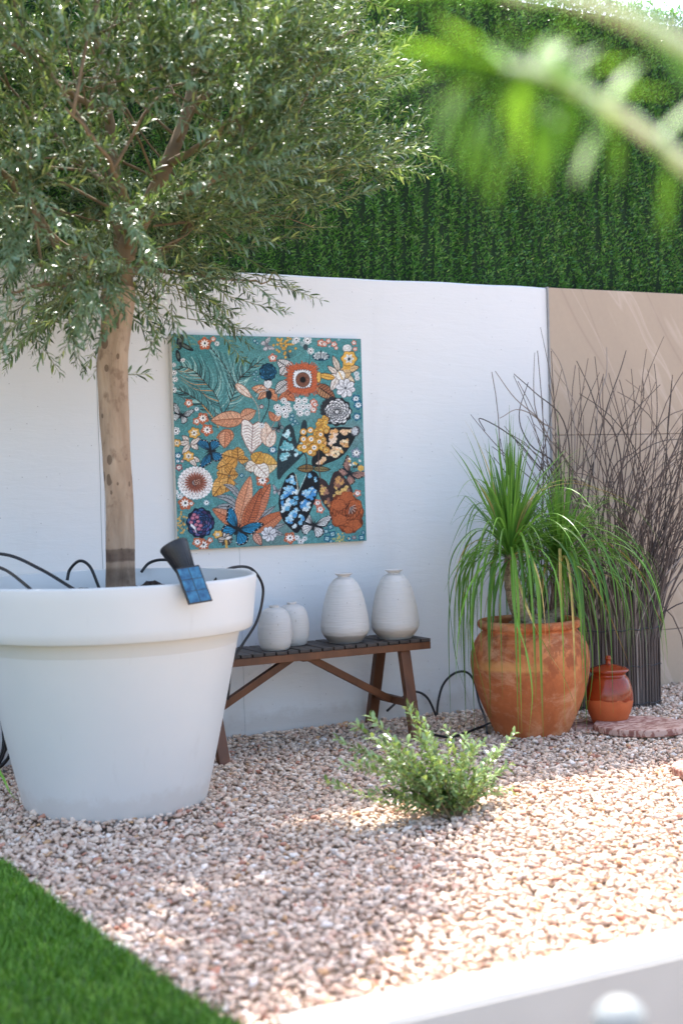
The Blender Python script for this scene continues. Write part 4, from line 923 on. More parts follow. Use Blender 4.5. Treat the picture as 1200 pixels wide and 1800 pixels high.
# ------------------------------------------------------------------ vases on the bench
def scale_prof(pts, R, Hh): return sm_prof([(a*R, b*Hh) for a, b in pts], 7)
TALL = [(0, 0), (.62, 0), (.70, .012), (.92, .11), (1.0, .19), (.985, .30), (.90, .50), (.76, .70), (.61, .83), (.42, .915), (.27, .945), (.245, .962), (.33, .985), (.375, 1.0), (.35, 1.004), (.22, .965), (.21, .90)]
ROUND = [(0, 0), (.70, 0), (.80, .015), (.93, .12), (1.0, .32), (.985, .52), (.90, .72), (.72, .87), (.46, .935), (.30, .945), (.29, .97), (.30, 1.0), (.24, 1.0), (.23, .93)]
def vase(x, y, Yw, prof, R, Hh, mat, label, grp):
    b = W(x, y, Yw); b[2] = BZ+.001
    o = obj('vase', lathe(scale_prof(prof, R, Hh), b, 72, wob=lambda a, z: .004*np.sin(a*2+z*20)+.003*np.sin(z*260)), mat, None, smooth=True, loc=b)
    return tag(o, label, 'vase', grp)
WV = (.66, .64, .61)
vase(607, 1127, 5.90, TALL, .114, .322, mat_vase('speckled_white_glaze_grey_foot', WV, (.30, .285, .265), .038), 'tall white speckled vase with a grey foot band on the bench', 'tall vases on the bench')
vase(695, 1121, 5.885, TALL, .115, .325, mat_vase('speckled_white_glaze_cream_foot', WV, (.56, .51, .45), .045), 'tall white speckled vase with a cream foot band nearest the bench end', 'tall vases on the bench')
vase(484, 1143, 5.855, ROUND, .078, .200, mat_vase('offwhite_glaze', (.60, .585, .56), (.52, .5, .47), .01), 'small round off-white vase standing in front of its twin', 'small round vases on the bench')
vase(515, 1137, 5.965, ROUND, .078, .198, mat_vase('offwhite_glaze_rear', (.60, .585, .56), (.52, .5, .47), .01), 'small round off-white vase half hidden behind its twin', 'small round vases on the bench')

# ------------------------------------------------------------------ terracotta pot and ponytail palm
t = thing('terracotta_pot', POTC, 'big bulging weathered terracotta pot holding the ponytail palm', 'pot')
pr = sm_prof([(.02, -.02), (.158, -.02), (.170, .0), (.192, .05), (.236, .15), (.267, .25), (.279, .33), (.273, .405), (.244, .468), (.222, .492), (.226, .503), (.239, .512), (.243, .527), (.239, .541), (.226, .546), (.212, .540), (.208, .52), (.225, .46), (.23, .40)], 5)
obj('pot_body', lathe(pr, POTC, 96, wob=lambda a, z: .006*np.sin(a*2+z*5)+.004*np.sin(a*5-z*13)), mat_terracotta(), t, smooth=True)
obj('soil', soil_disc(POTC, .215, .475, .01, 14), SOIL, t)
PAL = np.array([POTC[0], POTC[1], .48])
t = thing('ponytail_palm', PAL, 'ponytail palm with two grassy heads of long drooping leaves in the terracotta pot', 'plant')
mb = MB()
hA = W(897, 985, 5.46); hB = W(985, 1000, 5.56)
wb = lambda a, z: .06*np.sin(a*3+z*30)+.03*np.sin(a*7+z*60)
mb.add(lathe(sm_prof([(.105, -.02), (.11, .02), (.09, .055), (.055, .085), (.03, .10), (.0005, .105)], 4), (POTC[0]-.01, POTC[1], PAL[2]-.012), 36, wb))
mb.add(lathe(sm_prof([(.085, -.02), (.085, .02), (.07, .05), (.04, .07), (.0005, .08)], 4), (POTC[0]+.09, POTC[1]+.03, PAL[2]-.012), 30, wb))
mb.add(tube(spline([(POTC[0]-.03, POTC[1], PAL[2]+.04), W(912, 1075, 5.47), W(899, 1030, 5.46), hA+np.array([0, 0, .03])], 8), np.linspace(.045, .028, 25), 14))
mb.add(tube(spline([(POTC[0]+.09, POTC[1]+.04, PAL[2]+.03), W(984, 1075, 5.56), W(987, 1040, 5.56), hB+np.array([0, 0, .03])], 8), np.linspace(.036, .024, 25), 14))
V, Fc = mb.get(); V = V+rng.normal(0, .0018, V.shape)
a = M('palm_bark'); v = a.tc(); n_ = a.noise(45, a.tc((1, 1, 1.6)), 5, .7); a.col(a.ramp(n_, [(.35, lin('5d4a3a')), (.5, lin('94806a')), (.7, lin('b5a58f'))])); a.set(Roughness=.9); a.bump(n_, .8, .01)
obj('stem', (V, Fc), a.m, t, smooth=True)
def ribbon(p0, az, el, L, wd, grav, k=16, kink=None):
    """arching strap leaf: starts at elevation el, bends down with gravity"""
    P = [np.array(p0, float)]; v = np.array([math.cos(az)*math.cos(el), math.sin(az)*math.cos(el), math.sin(el)]); ds = L/k
    for i in range(k):
        v = v+np.array([0, 0, -grav*ds*(0.35+1.6*i/k)]); v /= np.linalg.norm(v)
        if kink is not None and i == kink: v = v+np.array([0, 0, -1.5]); v /= np.linalg.norm(v)
        P.append(P[-1]+v*ds)
    P = np.array(P); P[:, 1] = np.minimum(P[:, 1], D-.015); P[:, 2] = np.maximum(P[:, 2], .012+.004*np.arange(k+1)/k)
    return strip(P, wd)
def strip(P, wd, fold=.35, prof=None):
    k = len(P)-1; T = np.gradient(P, axis=0); T /= np.linalg.norm(T, axis=1)[:, None]+1e-9
    S = np.cross(T, [0, 0, 1.]); sn = np.linalg.norm(S, axis=1)[:, None]; S = np.where(sn < .15, np.nan, S/(sn+1e-9))
    last = None
    for i in range(k+1):
        if np.isnan(S[i][0]): S[i] = last if last is not None else np.array([1., 0, 0])
        last = S[i]
    for i in range(1, k+1):
        if S[i]@S[i-1] < 0: S[i] = -S[i]
    Nn = np.cross(S, T); tt = np.linspace(0, 1, k+1)
    ww = wd/2*(np.minimum(1, .55+tt*3)*np.clip((1-tt)/.55, .08, 1) if prof is None else prof(tt)); ww = ww[:, None]
    V = np.stack([P+S*ww+Nn*ww*fold, P, P-S*ww+Nn*ww*fold], 1).reshape(-1, 3); Fc = []
    for i in range(k):
        for j in range(2): Fc.append((i*3+j, (i+1)*3+j, (i+1)*3+j+1, i*3+j+1))
    return V, Fc
def palm_head(h, n, seed, Lr, up):
    r = np.random.default_rng(seed); g_ = MB(); dry = MB()
    for i in range(n):
        f = i/n; az = r.uniform(0, 2*PI)
        el = math.radians(90-62*f**1.0+r.normal(0, 6)); L = r.uniform(*Lr)*(.80+.3*math.sin(PI*f))
        if el > math.radians(58): L = r.uniform(.34, .66)*up
        if f > .93: el = math.radians(r.uniform(-10, 25))
        p0 = h+np.array([math.cos(az)*.016, math.sin(az)*.016, .07*(1-f)])
        if math.sin(az) > .3 and h[1]+L*.4*math.sin(az) > D-.1: L *= .75
        grav = r.uniform(3.5, 14)*(1 if el < 1.0 else r.uniform(.06, .45))*(1.1-.1*up)
        if math.cos(az) > .2: grav *= .6
        rb_ = ribbon(p0, az, el, L, r.uniform(.0075, .0150), grav, kink=int(r.integers(5, 12)) if r.random() < .12 else None)
        xs_ = [PX(q)[0] for q in rb_[0][1::6]]
        if min(xs_) < 782 or max(xs_) > 1178: rb_ = ribbon(p0, az, el, L*.7, r.uniform(.0075, .0140), grav*1.8)
        if min(PX(q)[0] for q in rb_[0][1::6]) < 782: continue
        (dry if r.random() < .055 else g_).add(rb_)
    for i in range(48):
        az = r.uniform(0, 2*PI); rb_ = ribbon(h+np.array([0, 0, .04]), az, math.radians(r.uniform(38, 68)), r.uniform(.45, .85)*up, r.uniform(.008, .013), r.uniform(1.8, 4.5))
        xs_ = [PX(q)[0] for q in rb_[0][1::6]]
        if min(xs_) < 785 or max(xs_) > 1175: continue
        g_.add(rb_)
    return g_, dry
LM = mat_foliage('ponytail_leaf', lin('2f6422'), lin('6a9c38'), lin('558838'), .38, .35, lin('9cc24a'))
DRY = mat_plain('dry_leaf', lin('b5a05c'), .6, .3, 20, 0)
dry_all = MB()
for h, n, sd, Lr, up in ((hA, 215, 3, (.55, 1.10), 1.0), (hB, 185, 4, (.5, 1.05), .72)):
    g_, dry = palm_head(h, n, sd, Lr, up); obj('leaf_crown', g_.get(), LM, t)
    if dry.v: obj('dry_leaves', dry.get(), DRY, t)
# a few long leaves laid out as in the place (upright spears and far-reaching arcs)
ex = MB(); exd = MB()
for (h, pts, dry_) in (
    (hA, [(870, 900, -.05), (862, 820, -.08), (858, 770, -.1)], 0), (hA, [(888, 900, 0), (892, 800, .02), (897, 768, .02)], 0), (hA, [(850, 880, -.1), (820, 820, -.15), (793, 782, -.2)], 0), (hA, [(905, 900, .02), (915, 810, .05), (925, 760, .08)], 0),
    (hA, [(930, 870, .1), (985, 800, .18), (1000, 790, .2)], 0), (hA, [(940, 870, 0), (1010, 845, 0), (1105, 890, 0)], 1), (hA, [(930, 880, -.1), (1000, 850, -.1), (1080, 870, -.12), (1110, 893, -.12)], 1),
    (hB, [(1060, 960, 0), (1130, 1010, 0), (1165, 1060, 0)], 0), (hB, [(1050, 950, -.1), (1120, 1000, -.15), (1155, 1080, -.18), (1170, 1100, -.18)], 1), (hB, [(1010, 930, 0), (1040, 890, .05), (1075, 860, .08)], 0),
    (hA, [(840, 960, -.1), (800, 1000, -.15), (780, 1040, -.15)], 0), (hA, [(850, 930, .0), (812, 950, .0), (789, 1010, .0), (800, 1150, .02), (830, 1250, .02)], 0), (hA, [(860, 960, -.2), (835, 1020, -.24), (830, 1120, -.26), (855, 1230, -.28), (862, 1290, -.28)], 0),
    (hB, [(1000, 1040, -.25), (1030, 1110, -.3), (1032, 1190, -.3), (1015, 1270, -.3)], 0), (hB, [(1010, 1050, -.2), (1035, 1100, -.28), (1040, 1200, -.3), (1020, 1290, -.3)], 0), (hB, [(1020, 1000, -.3), (1060, 1060, -.33), (1090, 1130, -.35), (1110, 1180, -.36)], 1),
    (hA, [(905, 1080, -.25), (925, 1150, -.32), (935, 1220, -.36), (928, 1300, -.34)], 0), (hA, [(930, 1080, -.28), (965, 1150, -.32), (990, 1190, -.35), (1018, 1260, -.33)], 1)):
    P = spline([h+np.array([0, 0, .03])]+[W(x, y, h[1]+dy) for x, y, dy in pts], 7)
    (exd if dry_ else ex).add(strip(P, .012))
obj('leaf_crown', ex.get(), LM, t); obj('dry_leaves', exd.get(), DRY, t)

# ------------------------------------------------------------------ lidded jar
GZ = mat_glaze()
SLABM = mat_slab()
def slab(c, R, th, label, rot=0):
    c = np.array(c); r = np.random.default_rng(int(R*1000)+int(c[0]*10)); ph = r.uniform(0, 6, 3)
    w_ = lambda a, z: .025*np.sin(a*2+ph[0])+.015*np.sin(a*3+ph[1])+.006*np.sin(a*9+ph[2])
    o = obj('stepping_slab', lathe([(.0005, 0), (R*.97, 0), (R, .006), (R, th-.006), (R*.985, th-.001), (R*.9, th), (.0005, th)], c, 72, w_), SLABM, None, loc=c); return tag(o, label, 'stepping slab', 'round red mottled slabs on the gravel')
s1 = slab((4.330, 5.186, .018), .208, .034, 'mottled red round slab in front of the lidded jar')
s2 = slab((4.19, 5.44, .002), .115, .03, 'dark reddish round slab tucked between the big pot and the lidded jar')
s3 = slab((4.63, 5.06, .004), .17, .034, 'small reddish round slab cut by the right picture edge beside the larger slab')
s4 = slab(tuple(G(1256, 1362)[:2])+(.004,), .17, .034, 'pale orange round slab lying in the sun at the right picture edge')
JARC[2] = .028
t = thing('lidded_jar', JARC, 'small orange terracotta jar with a brown glazed top and lid', 'jar')
obj('jar_body', lathe(sm_prof([(.0005, 0), (.070, 0), (.078, .006), (.095, .05), (.110, .10), (.114, .15), (.108, .20), (.094, .245), (.082, .262), (.080, .272), (.088, .281), (.088, .288), (.078, .288)], 5, .88), JARC, 64), GZ, t, smooth=True)
lid = obj('lid', lathe(sm_prof([(.06, .286), (.094, .287), (.096, .293), (.088, .300), (.06, .312), (.03, .321), (.015, .324), (.012, .330), (.0125, .345), (.015, .350), (.015, .356), (.012, .358), (.0125, .366), (.009, .369), (.0005, .370)], 5, .88), JARC, 56), GZ, t, smooth=True)

# ------------------------------------------------------------------ willow screen in the corner
def wm():
    a = M('dark_willow'); g = a.N('ShaderNodeNewGeometry'); c = a.ramp(g.outputs['Random Per Island'], [(0, lin('281f1a')), (.45, lin('4a3c34')), (.75, lin('6d5e54')), (1, lin('a3968b'))])
    c = a.mix(a.math('MULTIPLY', a.noise(14, a.tc()), .4), c, lin('6a6160')); a.col(c); a.set(Roughness=.7); return a.m
WM = wm()
S0, S1 = np.array([4.28, 5.98, 0]), np.array([4.925, 5.73, 0])
t = thing('willow_screen', (S0+S1)/2, 'upright screen of dark bundled willow twigs against the beige tiles', 'screen')
def screen_pt(u): 
    q = S0+(S1-S0)*u; q = q+np.array([.03, -.10, 0])*math.sin(u*PI); return q
NT = 200; rest = MB(); r = np.random.default_rng(12)
for i in range(NT):
    u = (i % 100+.5)/100+r.normal(0, .003); lay = i//100; b = screen_pt(min(max(u, 0), 1))+np.array([r.normal(0, .003), .009*lay+r.normal(0, .003), -.01])
    Hh = r.uniform(1.15, 1.70) if r.random() < .85 else r.uniform(.8, 1.15)
    th = (u-.45)*.38+r.normal(0, .07); ka = (u-.4)*.35+r.normal(0, .75); kb = r.normal(0, .9); q_ = b.copy(); P = [q_.copy()]; n_ = 17; dy = r.normal(-.05, .07)
    for k in range(1, n_):
        s_ = max(0, (k/(n_-1)*Hh*1.12-.40)); st_ = Hh*1.12/(n_-1)
        if s_ > 0: th += (ka+kb*math.sin(s_*3+i))*st_+r.normal(0, .03)
        a_ = th if s_ > 0 else 0
        q_ = q_+np.array([math.sin(a_)*st_, dy*st_*min(1, s_*2), math.cos(a_)*st_]); P.append(q_.copy())
    P = np.array(P); P[:, 1] = np.minimum(P[:, 1], D-.02)
    if min(PX(q)[0] for q in P) < 862 or (P[-1][2] < .95 and P[-1][0] < 4.3) or PX(P[-1])[1] < 600: P = P[:9]; P[:, 0] = P[0][0]+(P[:, 0]-P[0][0])*.3
    rr = np.linspace(r.uniform(.0042, .0062), r.uniform(.0014, .0021), len(P))
    g_ = tube(P, rr, 5)
    forks = []
    if r.random() < .4:
        j = int(r.integers(5, len(P)-2)); dd = P[j+1]-P[j]; dd /= np.linalg.norm(dd); o_ = np.array([r.normal(0, .5), r.normal(0, .3), .1]); Q = [P[j]]
        for k in range(5): dd = dd+o_*.3+np.array([0, 0, .05]); dd /= np.linalg.norm(dd); Q.append(Q[-1]+dd*r.uniform(.05, .09)); o_ *= .6
        Q = np.array(Q); Q[:, 1] = np.minimum(Q[:, 1], D-.02); forks.append(tube(Q, np.linspace(.0030, .0014, 6), 4))
    if i % 2 == 0:
        mbq = MB(); mbq.add(g_); [mbq.add(q) for q in forks]; obj('twig', mbq.get(), WM, t)
    else:
        rest.add(g_); [rest.add(q) for q in forks]
for i in range(120):   # shorter sticks that make the woven foot
    b = screen_pt((i+.5)/120)+np.array([r.normal(0, .001), .004+r.normal(0, .0015), -.01]); hh = r.uniform(.43, .75)
    lean = r.normal(0, .05); P = [b+np.array([lean*max(0, k/6*hh-.42), 0, hh*k/6]) for k in range(7)]
    rest.add(tube(P, r.uniform(.0028, .0042), 5))
# long wild twigs
for (pts) in ([(990, 900), (930, 800), (890, 760), (843, 735), (852, 757)], [(985, 800), (950, 740), (905, 700), (870, 652)], [(1000, 850), (990, 740), (940, 690), (903, 657)], [(985, 850), (930, 780), (912, 730), (928, 672)], [(990, 900), (960, 760), (915, 720), (878, 735)],
              [(1060, 900), (1075, 800), (1100, 740), (1160, 676)], [(1080, 900), (1110, 760), (1130, 700), (1129, 663)], [(1040, 900), (1050, 720), (1065, 660), (1066, 610)], [(1070, 850), (1120, 790), (1170, 735), (1200, 720)], [(1100, 1000), (1140, 900), (1190, 830), (1240, 800)],
              [(1110, 1050), (1150, 960), (1200, 900), (1250, 870)], [(1120, 1000), (1170, 820), (1230, 780)], [(1090, 800), (1050, 720), (1035, 680), (1013, 634)], [(1010, 800), (1000, 700), (985, 640), (968, 612)], [(1130, 1100), (1160, 1000), (1200, 960), (1260, 950)], [(1100, 900), (1180, 850), (1250, 850)],
              [(1140, 1110), (1165, 1040), (1195, 990)], [(1120, 1060), (1160, 940), (1215, 850)], [(1050, 950), (1090, 830), (1150, 780), (1210, 770)], [(1030, 900), (1060, 740), (1090, 650), (1100, 616)]):
    b = W(pts[0][0]+r.uniform(-10, 10), 1180, 5.78)
    base = screen_pt(min(max((b[0]-S0[0])/(S1[0]-S0[0]), 0), 1)); P = spline([base, base+np.array([0, 0, .4])]+[W(x, y, 5.82+.02*j) for j, (x, y) in enumerate(pts)], 5)
    rest.add(tube(P, np.linspace(.0055, .0020, len(P)), 5))
rs = obj('twigs', rest.get(), WM, t); rs['kind'] = 'stuff'
for z in (.03, .225, .415):
    mb = MB()
    for off in (-.008, .018): mb.add(tube([screen_pt(u)+np.array([0, off, z+.004*math.sin(u*40+z)]) for u in np.linspace(-.005, 1.005, 40)], .0028, 5))
    obj('binding_wire', mb.get(), BLACK, t)

# ------------------------------------------------------------------ hoses
def hose(P, label, rad=.0062, grp='black irrigation hoses'):
    P = np.array(P); o = obj('hose', tube(spline(P, 10), rad, 10), HOSE, None, smooth=True, loc=P[0]); return tag(o, label, 'hose', grp)
WY = 5.5
hose([W(-150, 1010, 5.35), W(-60, 978, 5.35), W(10, 975, 5.3), W(70, 1000, 5.15), W(122, 1031, 4.98), W(135, 1040, 4.95)], 'longest black hose arching down from the left edge into the white planter')
hose([W(-120, 1020, 5.3), W(-40, 995, 5.3), W(5, 1000, 5.2), W(48, 1031, 4.95), W(60, 1045, 4.93)], 'short black hose entering the planter at the far left picture edge')
hose([W(118, 1020, 5.45), W(123, 1001, 5.45), W(140, 986, 5.42), W(158, 996, 5.4), W(172, 1028, 5.38), W(176, 1040, 5.38)], 'small black hose loop in the planter left of the trunk')
hose([W(248, 1006, 5.62), W(262, 990, 5.62), W(285, 984, 5.6), W(312, 990, 5.58), W(330, 1020, 5.55)], 'black hose arc in the planter behind the solar lamp')
hose([W(372, 1030, 5.35), W(385, 1012, 5.38), W(408, 998, 5.45), W(440, 999, 5.6), W(460, 1025, 5.72), W(461, 1055, 5.74), W(450, 1095, 5.74), W(425, 1135, 5.74), W(408, 1165, 5.74), W(400, 1230, 5.74)], 'black hose looping over the planter rim and down to the bench')
hose([W(680, 1250, 6.05), W(705, 1228, 6.08), W(728, 1216, 6.10), W(750, 1226, 6.12), W(765, 1256, 6.12), W(770, 1275, 6.12)], 'small black hose loop on the wall beside the bench leg')
hose([W(768, 1275, 6.13), W(769, 1240, 6.13), W(778, 1205, 6.13), W(798, 1184, 6.13), W(820, 1182, 6.13), W(834, 1200, 6.10), W(842, 1235, 6.05), G(852, 1262, .02), G(856, 1290, .02)], 'large black hose loop on the wall beside the terracotta pot')
hose([G(725, 1262, .03), G(738, 1278, .025), G(752, 1288, .022), G(790, 1296, .02), G(830, 1284, .02), G(870, 1268, .02)], 'black hose lying on the gravel between the bench and the terracotta pot')
hose([W(905, 1110, 5.62), W(912, 1060, 5.70), W(925, 1048, 5.72), W(945, 1056, 5.72), W(955, 1110, 5.66)], 'thin black hose loop behind the ponytail palm stems', .0045)

# ------------------------------------------------------------------ solar lamp on the planter rim
rimp = W(345, 1035, 4.72); lampo = W(338, 1010, 4.72)
t = thing('solar_lamp', rimp, 'black solar spotlight with a blue panel clipped on the planter rim', 'lamp')
Yl = 4.70
A = W(304, 957, Yl+.10); B = W(345, 1040, Yl+.02); ax = B-A; Lh = np.linalg.norm(ax); az_ = ax/Lh
xx = np.cross(az_, [0, 1, 0]); xx /= np.linalg.norm(xx); yy = np.cross(az_, xx)
def orient(g, o_, X_, Y_, Z_): V, Fc = g; return np.asarray(V) @ np.array([X_, Y_, Z_])+o_, Fc
hd = lathe([(.0005, .012), (.044, .012), (.050, .0), (.053, .004), (.052, .02), (.028, Lh*.66), (.026, Lh*.68), (.0005, Lh*.69)], (0, 0, 0), 48, wob=lambda a, z: .0)
# flared hood is tilted: rotate so its long edge runs to the left
head = obj('lamp_head', orient(hd, A, xx, yy, az_), BLACK, t)
fins = MB()
for k in range(24):
    a_ = k*2*PI/24; d_ = xx*math.cos(a_)+yy*math.sin(a_); fins.add(beam(A+d_*.0525+az_*.006, A+d_*.029+az_*Lh*.66, .002, .004, np.cross(d_, az_), .0004))
obj('fin', fins.get(), BLACK, head)
mb = MB()
for k in range(4): c = A+az_*Lh*(.70+.075*k); mb.add(orient(lathe([(.0005, -.006), (.017-.001*k, -.006), (.019-.001*k, 0), (.017-.001*k, .006), (.0005, .006)], (0, 0, 0), 20), c, xx, yy, az_))
mb.add(tube([A+az_*Lh*.66, B], .011, 12)); mb.add(bevbox(B+np.array([.01, .01, -.01]), (.03, .06, .05), .005))
obj('neck', mb.get(), BLACK, t)
q = [W(307, 1000, 4.62), W(349, 993.5, 4.62), W(373.5, 1056, 4.60), W(331, 1063, 4.60)]
e1 = q[1]-q[0]; e2 = q[3]-q[0]; cc_ = sum(q)/4; w1, h1 = np.linalg.norm(e1), np.linalg.norm(e2); e1 = e1/w1; e2 = e2-e1*(e2@e1); e2 /= np.linalg.norm(e2); nn_ = np.cross(e1, e2)
if nn_[1] > 0: nn_ = -nn_
Rm = np.column_stack([e1, e2, nn_])
shx = ((q[3]-q[0])@e1)
def shear(g):
    V, Fc = g; V = np.asarray(V)-cc_; s_ = V@e2; return V+np.outer(s_/h1*shx, e1)*1.0+cc_, Fc
def panel_part(off, w_, h_, th, dx=0, dy=0, bev=.001): return shear(bevbox(cc_+nn_*off+e1*dx+e2*dy, (w_, h_, th), bev, Rm))
PS = obj('solar_panel', panel_part(0, w1, h1, .012, bev=.003), BLACK, t)
a = M('solar_cell'); n_ = a.noise(38, a.tc(), 3, .6); a.col(a.ramp(n_, [(.35, lin('1b4a74')), (.65, lin('3f7fa3'))])); a.set(Roughness=.22, Metallic=.1)
mb = MB()
for i in (-1, 1):
    for j in (-1, 0, 1): mb.add(panel_part(.0068, w1/2-.007, h1/3-.005, .0012, i*(w1/4-.002), j*(h1/3-.003), .0003))
obj('solar_cells', mb.get(), a.m, PS)

# ------------------------------------------------------------------ black wire lantern at the left edge
LC = G(-52, 1372)
t = thing('wire_lantern', LC, 'round black open-weave lantern behind the planter at the left picture edge', 'lantern')
mb = MB(); r = np.random.default_rng(8); RL = .21; cz = .235
for k in range(34):
    a_ = k*2*PI/34; tw = r.uniform(-.9, .9); P = []
    for i in range(15):
        th = -1.35+2.5*i/14; rr_ = RL*math.cos(th)**.8; P.append((LC[0]+rr_*math.cos(a_+tw*i/14), LC[1]+rr_*math.sin(a_+tw*i/14), cz+RL*1.05*math.sin(th)))
    mb.add(tube(P, .0048, 5))
obj('lattice', mb.get(), BLACK, t)
for z, rad_ in ((cz+.05, .012), (.035, .011), (cz+RL*.93, .01)):
    rr_ = RL*math.sqrt(max(.05, 1-((z-cz)/RL/1.05)**2)); mb = MB()
    mb.add(tube([(LC[0]+rr_*math.cos(a_), LC[1]+rr_*math.sin(a_), z) for a_ in np.linspace(0, 2*PI, 49)], rad_, 8)); obj('band', mb.get(), BLACK, t)
# strappy plant just left of the frame
sp = W(-70, 1385, 4.95); sp[2] = 0
t = thing('strappy_plant', sp, 'strappy green plant reaching in at the left edge beside the planter foot', 'plant')
mb = MB()
P = spline([sp, W(-30, 1330, 4.9), W(0, 1362, 4.86), W(16, 1392, 4.84), W(31, 1409, 4.83)], 8); mb.add(strip(P, .022))
for k in range(9): mb.add(ribbon(sp, PI*.6+k*.28, math.radians(70-5*k), .38, .02, 5))
obj('leaf_crown', mb.get(), mat_foliage('strap_leaf', lin('4d8428'), lin('7fb33a'), lin('6fa035'), .4, .3), t)

# ------------------------------------------------------------------ young olive shrub in the gravel
SB = G(800, 1440)
t = thing('shrub', SB, 'small bushy young olive shrub growing in the gravel before the bench', 'shrub')
PT2 = []; D2 = []; L2 = []; W2 = []; U2 = []; st = MB(); r = np.random.default_rng(31)
def sprig(P, dens=.0125, ll=.033, nl0=.15):
    P = spline(P, 6); st.add(tube(P, np.linspace(.0022, .0009, len(P)), 5, cap=False)); seg = np.linalg.norm(np.diff(P, axis=0), axis=1); L = seg.sum(); cs = np.concatenate([[0], np.cumsum(seg)])
    for i, s_ in enumerate(np.arange(L*nl0, L, dens)):
        k = min(np.searchsorted(cs, s_)-1, len(P)-2); k = max(k, 0); b = P[k]+(P[k+1]-P[k])*((s_-cs[k])/(seg[k]+1e-9)); T = (P[k+1]-P[k])/(seg[k]+1e-9)
        an = i*1.57+r.normal(0, .3); s = np.cross(T, [0, .2, 1.]); s /= np.linalg.norm(s)+1e-9; u = np.cross(s, T); side = s*math.cos(an)+u*math.sin(an)
        for sg_ in (-1, 1):
            dd = T*r.uniform(.5, 1)+side*sg_*r.uniform(.45, .9)+r.normal(0, .12, 3); PT2.append(b); D2.append(dd/np.linalg.norm(dd)); q_ = ll*r.uniform(.7, 1.2); L2.append(q_); W2.append(q_*r.uniform(.16, .24)); U2.append((0, 0, 1.))
for (x, y, dy) in ((592, 1300, .05), (625, 1275, .1), (605, 1345, -.05), (650, 1260, .05), (715, 1245, .0), (722, 1240, .05), (745, 1265, .1), (785, 1280, .05), (818, 1290, 0), (870, 1320, .05), (905, 1290, .1), (895, 1345, -.05), (870, 1360, -.1), (665, 1300, -.05), (690, 1310, -.1), (735, 1300, -.1), (760, 1300, -.15), (640, 1330, -.1), (820, 1330, -.15), (850, 1340, .1)):
    tip = W(x, y, SB[1]+dy); mid = SB+(tip-SB)*.45+np.array([0, 0, .035])+r.normal(0, .012, 3); sprig([SB+np.array([r.normal(0, .01), r.normal(0, .01), .0]), mid, tip])
for k in range(50):
    x = r.normal(766, 58); y = r.uniform(1300, 1415); 
    if x < 690 and y > 1400: y = 1390
    tip = W(x, y, SB[1]+r.uniform(-.17, .17)); tip[2] = max(tip[2], .035); b = SB+np.array([r.normal(0, .03), r.normal(0, .03), 0]); mid = b+(tip-b)*.5+np.array([0, 0, .015])+r.normal(0, .012, 3); sprig([b, mid, tip], nl0=.3)
obj('stem', st.get(), mat_plain('shrub_stem', lin('86775a'), .8, .2, 30, 0), t)
obj('foliage', leaf_batch(np.array(PT2), np.array(D2), np.array(L2), np.array(W2), up=np.array(U2)), mat_foliage('shrub_leaf', lin('4c7a3c'), lin('9abf4e'), lin('93ad74'), .24, .3, lin('b4cc5a'), .8, [(0, lin('1c3a2a')), (.35, lin('355a3c')), (.65, lin('6d9150')), (1, lin('bccb74'))]), t)

# ------------------------------------------------------------------ kerb
KZ = .35
t = thing('kerb', (1.12, 2.04, 0), 'low white painted garden kerb turning a corner in the near right foreground', 'kerb')
kx0, kx1 = .985, 1.112; yn, yf = 1.985, 2.098
mb = MB()
out = [(kx0, yf+.002), (5.2, yf-.03), (5.2, yn-.04), (kx1, yn), (kx1, .6), (kx0, .6)]
bm = bmesh.new(); vs = [bm.verts.new((x, y, -.02)) for x, y in out]; f_ = bm.faces.new(vs); ex_ = bmesh.ops.extrude_face_region(bm, geom=[f_])
for v_ in ex_['geom']:
    if isinstance(v_, bmesh.types.BMVert): v_.co.z = KZ
bmesh.ops.recalc_face_normals(bm, faces=bm.faces[:]); bmesh.ops.bevel(bm, geom=[e for e in bm.edges if all(v.co.z > .1 for v in e.verts)], offset=.008, segments=3, affect='EDGES')
bm.verts.index_update(); V = [v.co[:] for v in bm.verts]; Fc = [tuple(v.index for v in f.verts) for f in bm.faces]; bm.free()
obj('kerb_body', (V, Fc), WHITE, t)
BC = AT(1090, 1800, 1.62)
o = obj('globe', lathe(sm_prof([(.0005, -.030), (.016, -.026), (.028, -.013), (.030, 0), (.028, .013), (.016, .026), (.0005, .030)], 5), BC, 40), mat_plain('white_globe_glaze', (.30, .32, .32), .45, .03, 5, 0), None, smooth=True, loc=BC)
tag(o, 'blurred round white ball in the near right corner below the kerb', 'ball')
obj_st = obj('globe_stand', tube([BC-np.array([0, 0, .028]), (BC[0], BC[1], -.01)], .008, 10), mat_plain('pale_rod', (.6, .6, .58), .4), o)

# ------------------------------------------------------------------ palm leaning in from the right, close to the camera
KD = 1.12
PB = AT(1430, 560, 1.12*KD); PB[2] = 0
t = thing('feather_palm', PB, 'bright green palm close to the camera whose blurred fronds hang in at upper right', 'palm')
a = M('palm_stalk'); a.col(lin('d3ddb0')); a.set(Roughness=.25)
STK = a.m
def AK(x, y, d): return AT(x, y, d*KD)
top = AK(1420, 560, 1.12)
obj('trunk', tube(spline([PB, (PB[0]-.02, PB[1]+.02, .6), top], 8), np.linspace(.035, .02, 17), 14), mat_wood('palm_trunk', lin('5a4a38'), lin('8a7a60'), (20, 20, 4), .8), t, smooth=True)
LF = mat_foliage('palm_frond_leaf', lin('376f16'), lin('649c24'), lin('5c8c30'), .5, .45, lin('a4c838'), .3)
def lft(P, wd): return strip(spline(P, 5), wd, fold=.2, prof=lambda tt: np.sin(PI*np.clip(tt*.93+.07, 0, 1))**.6)
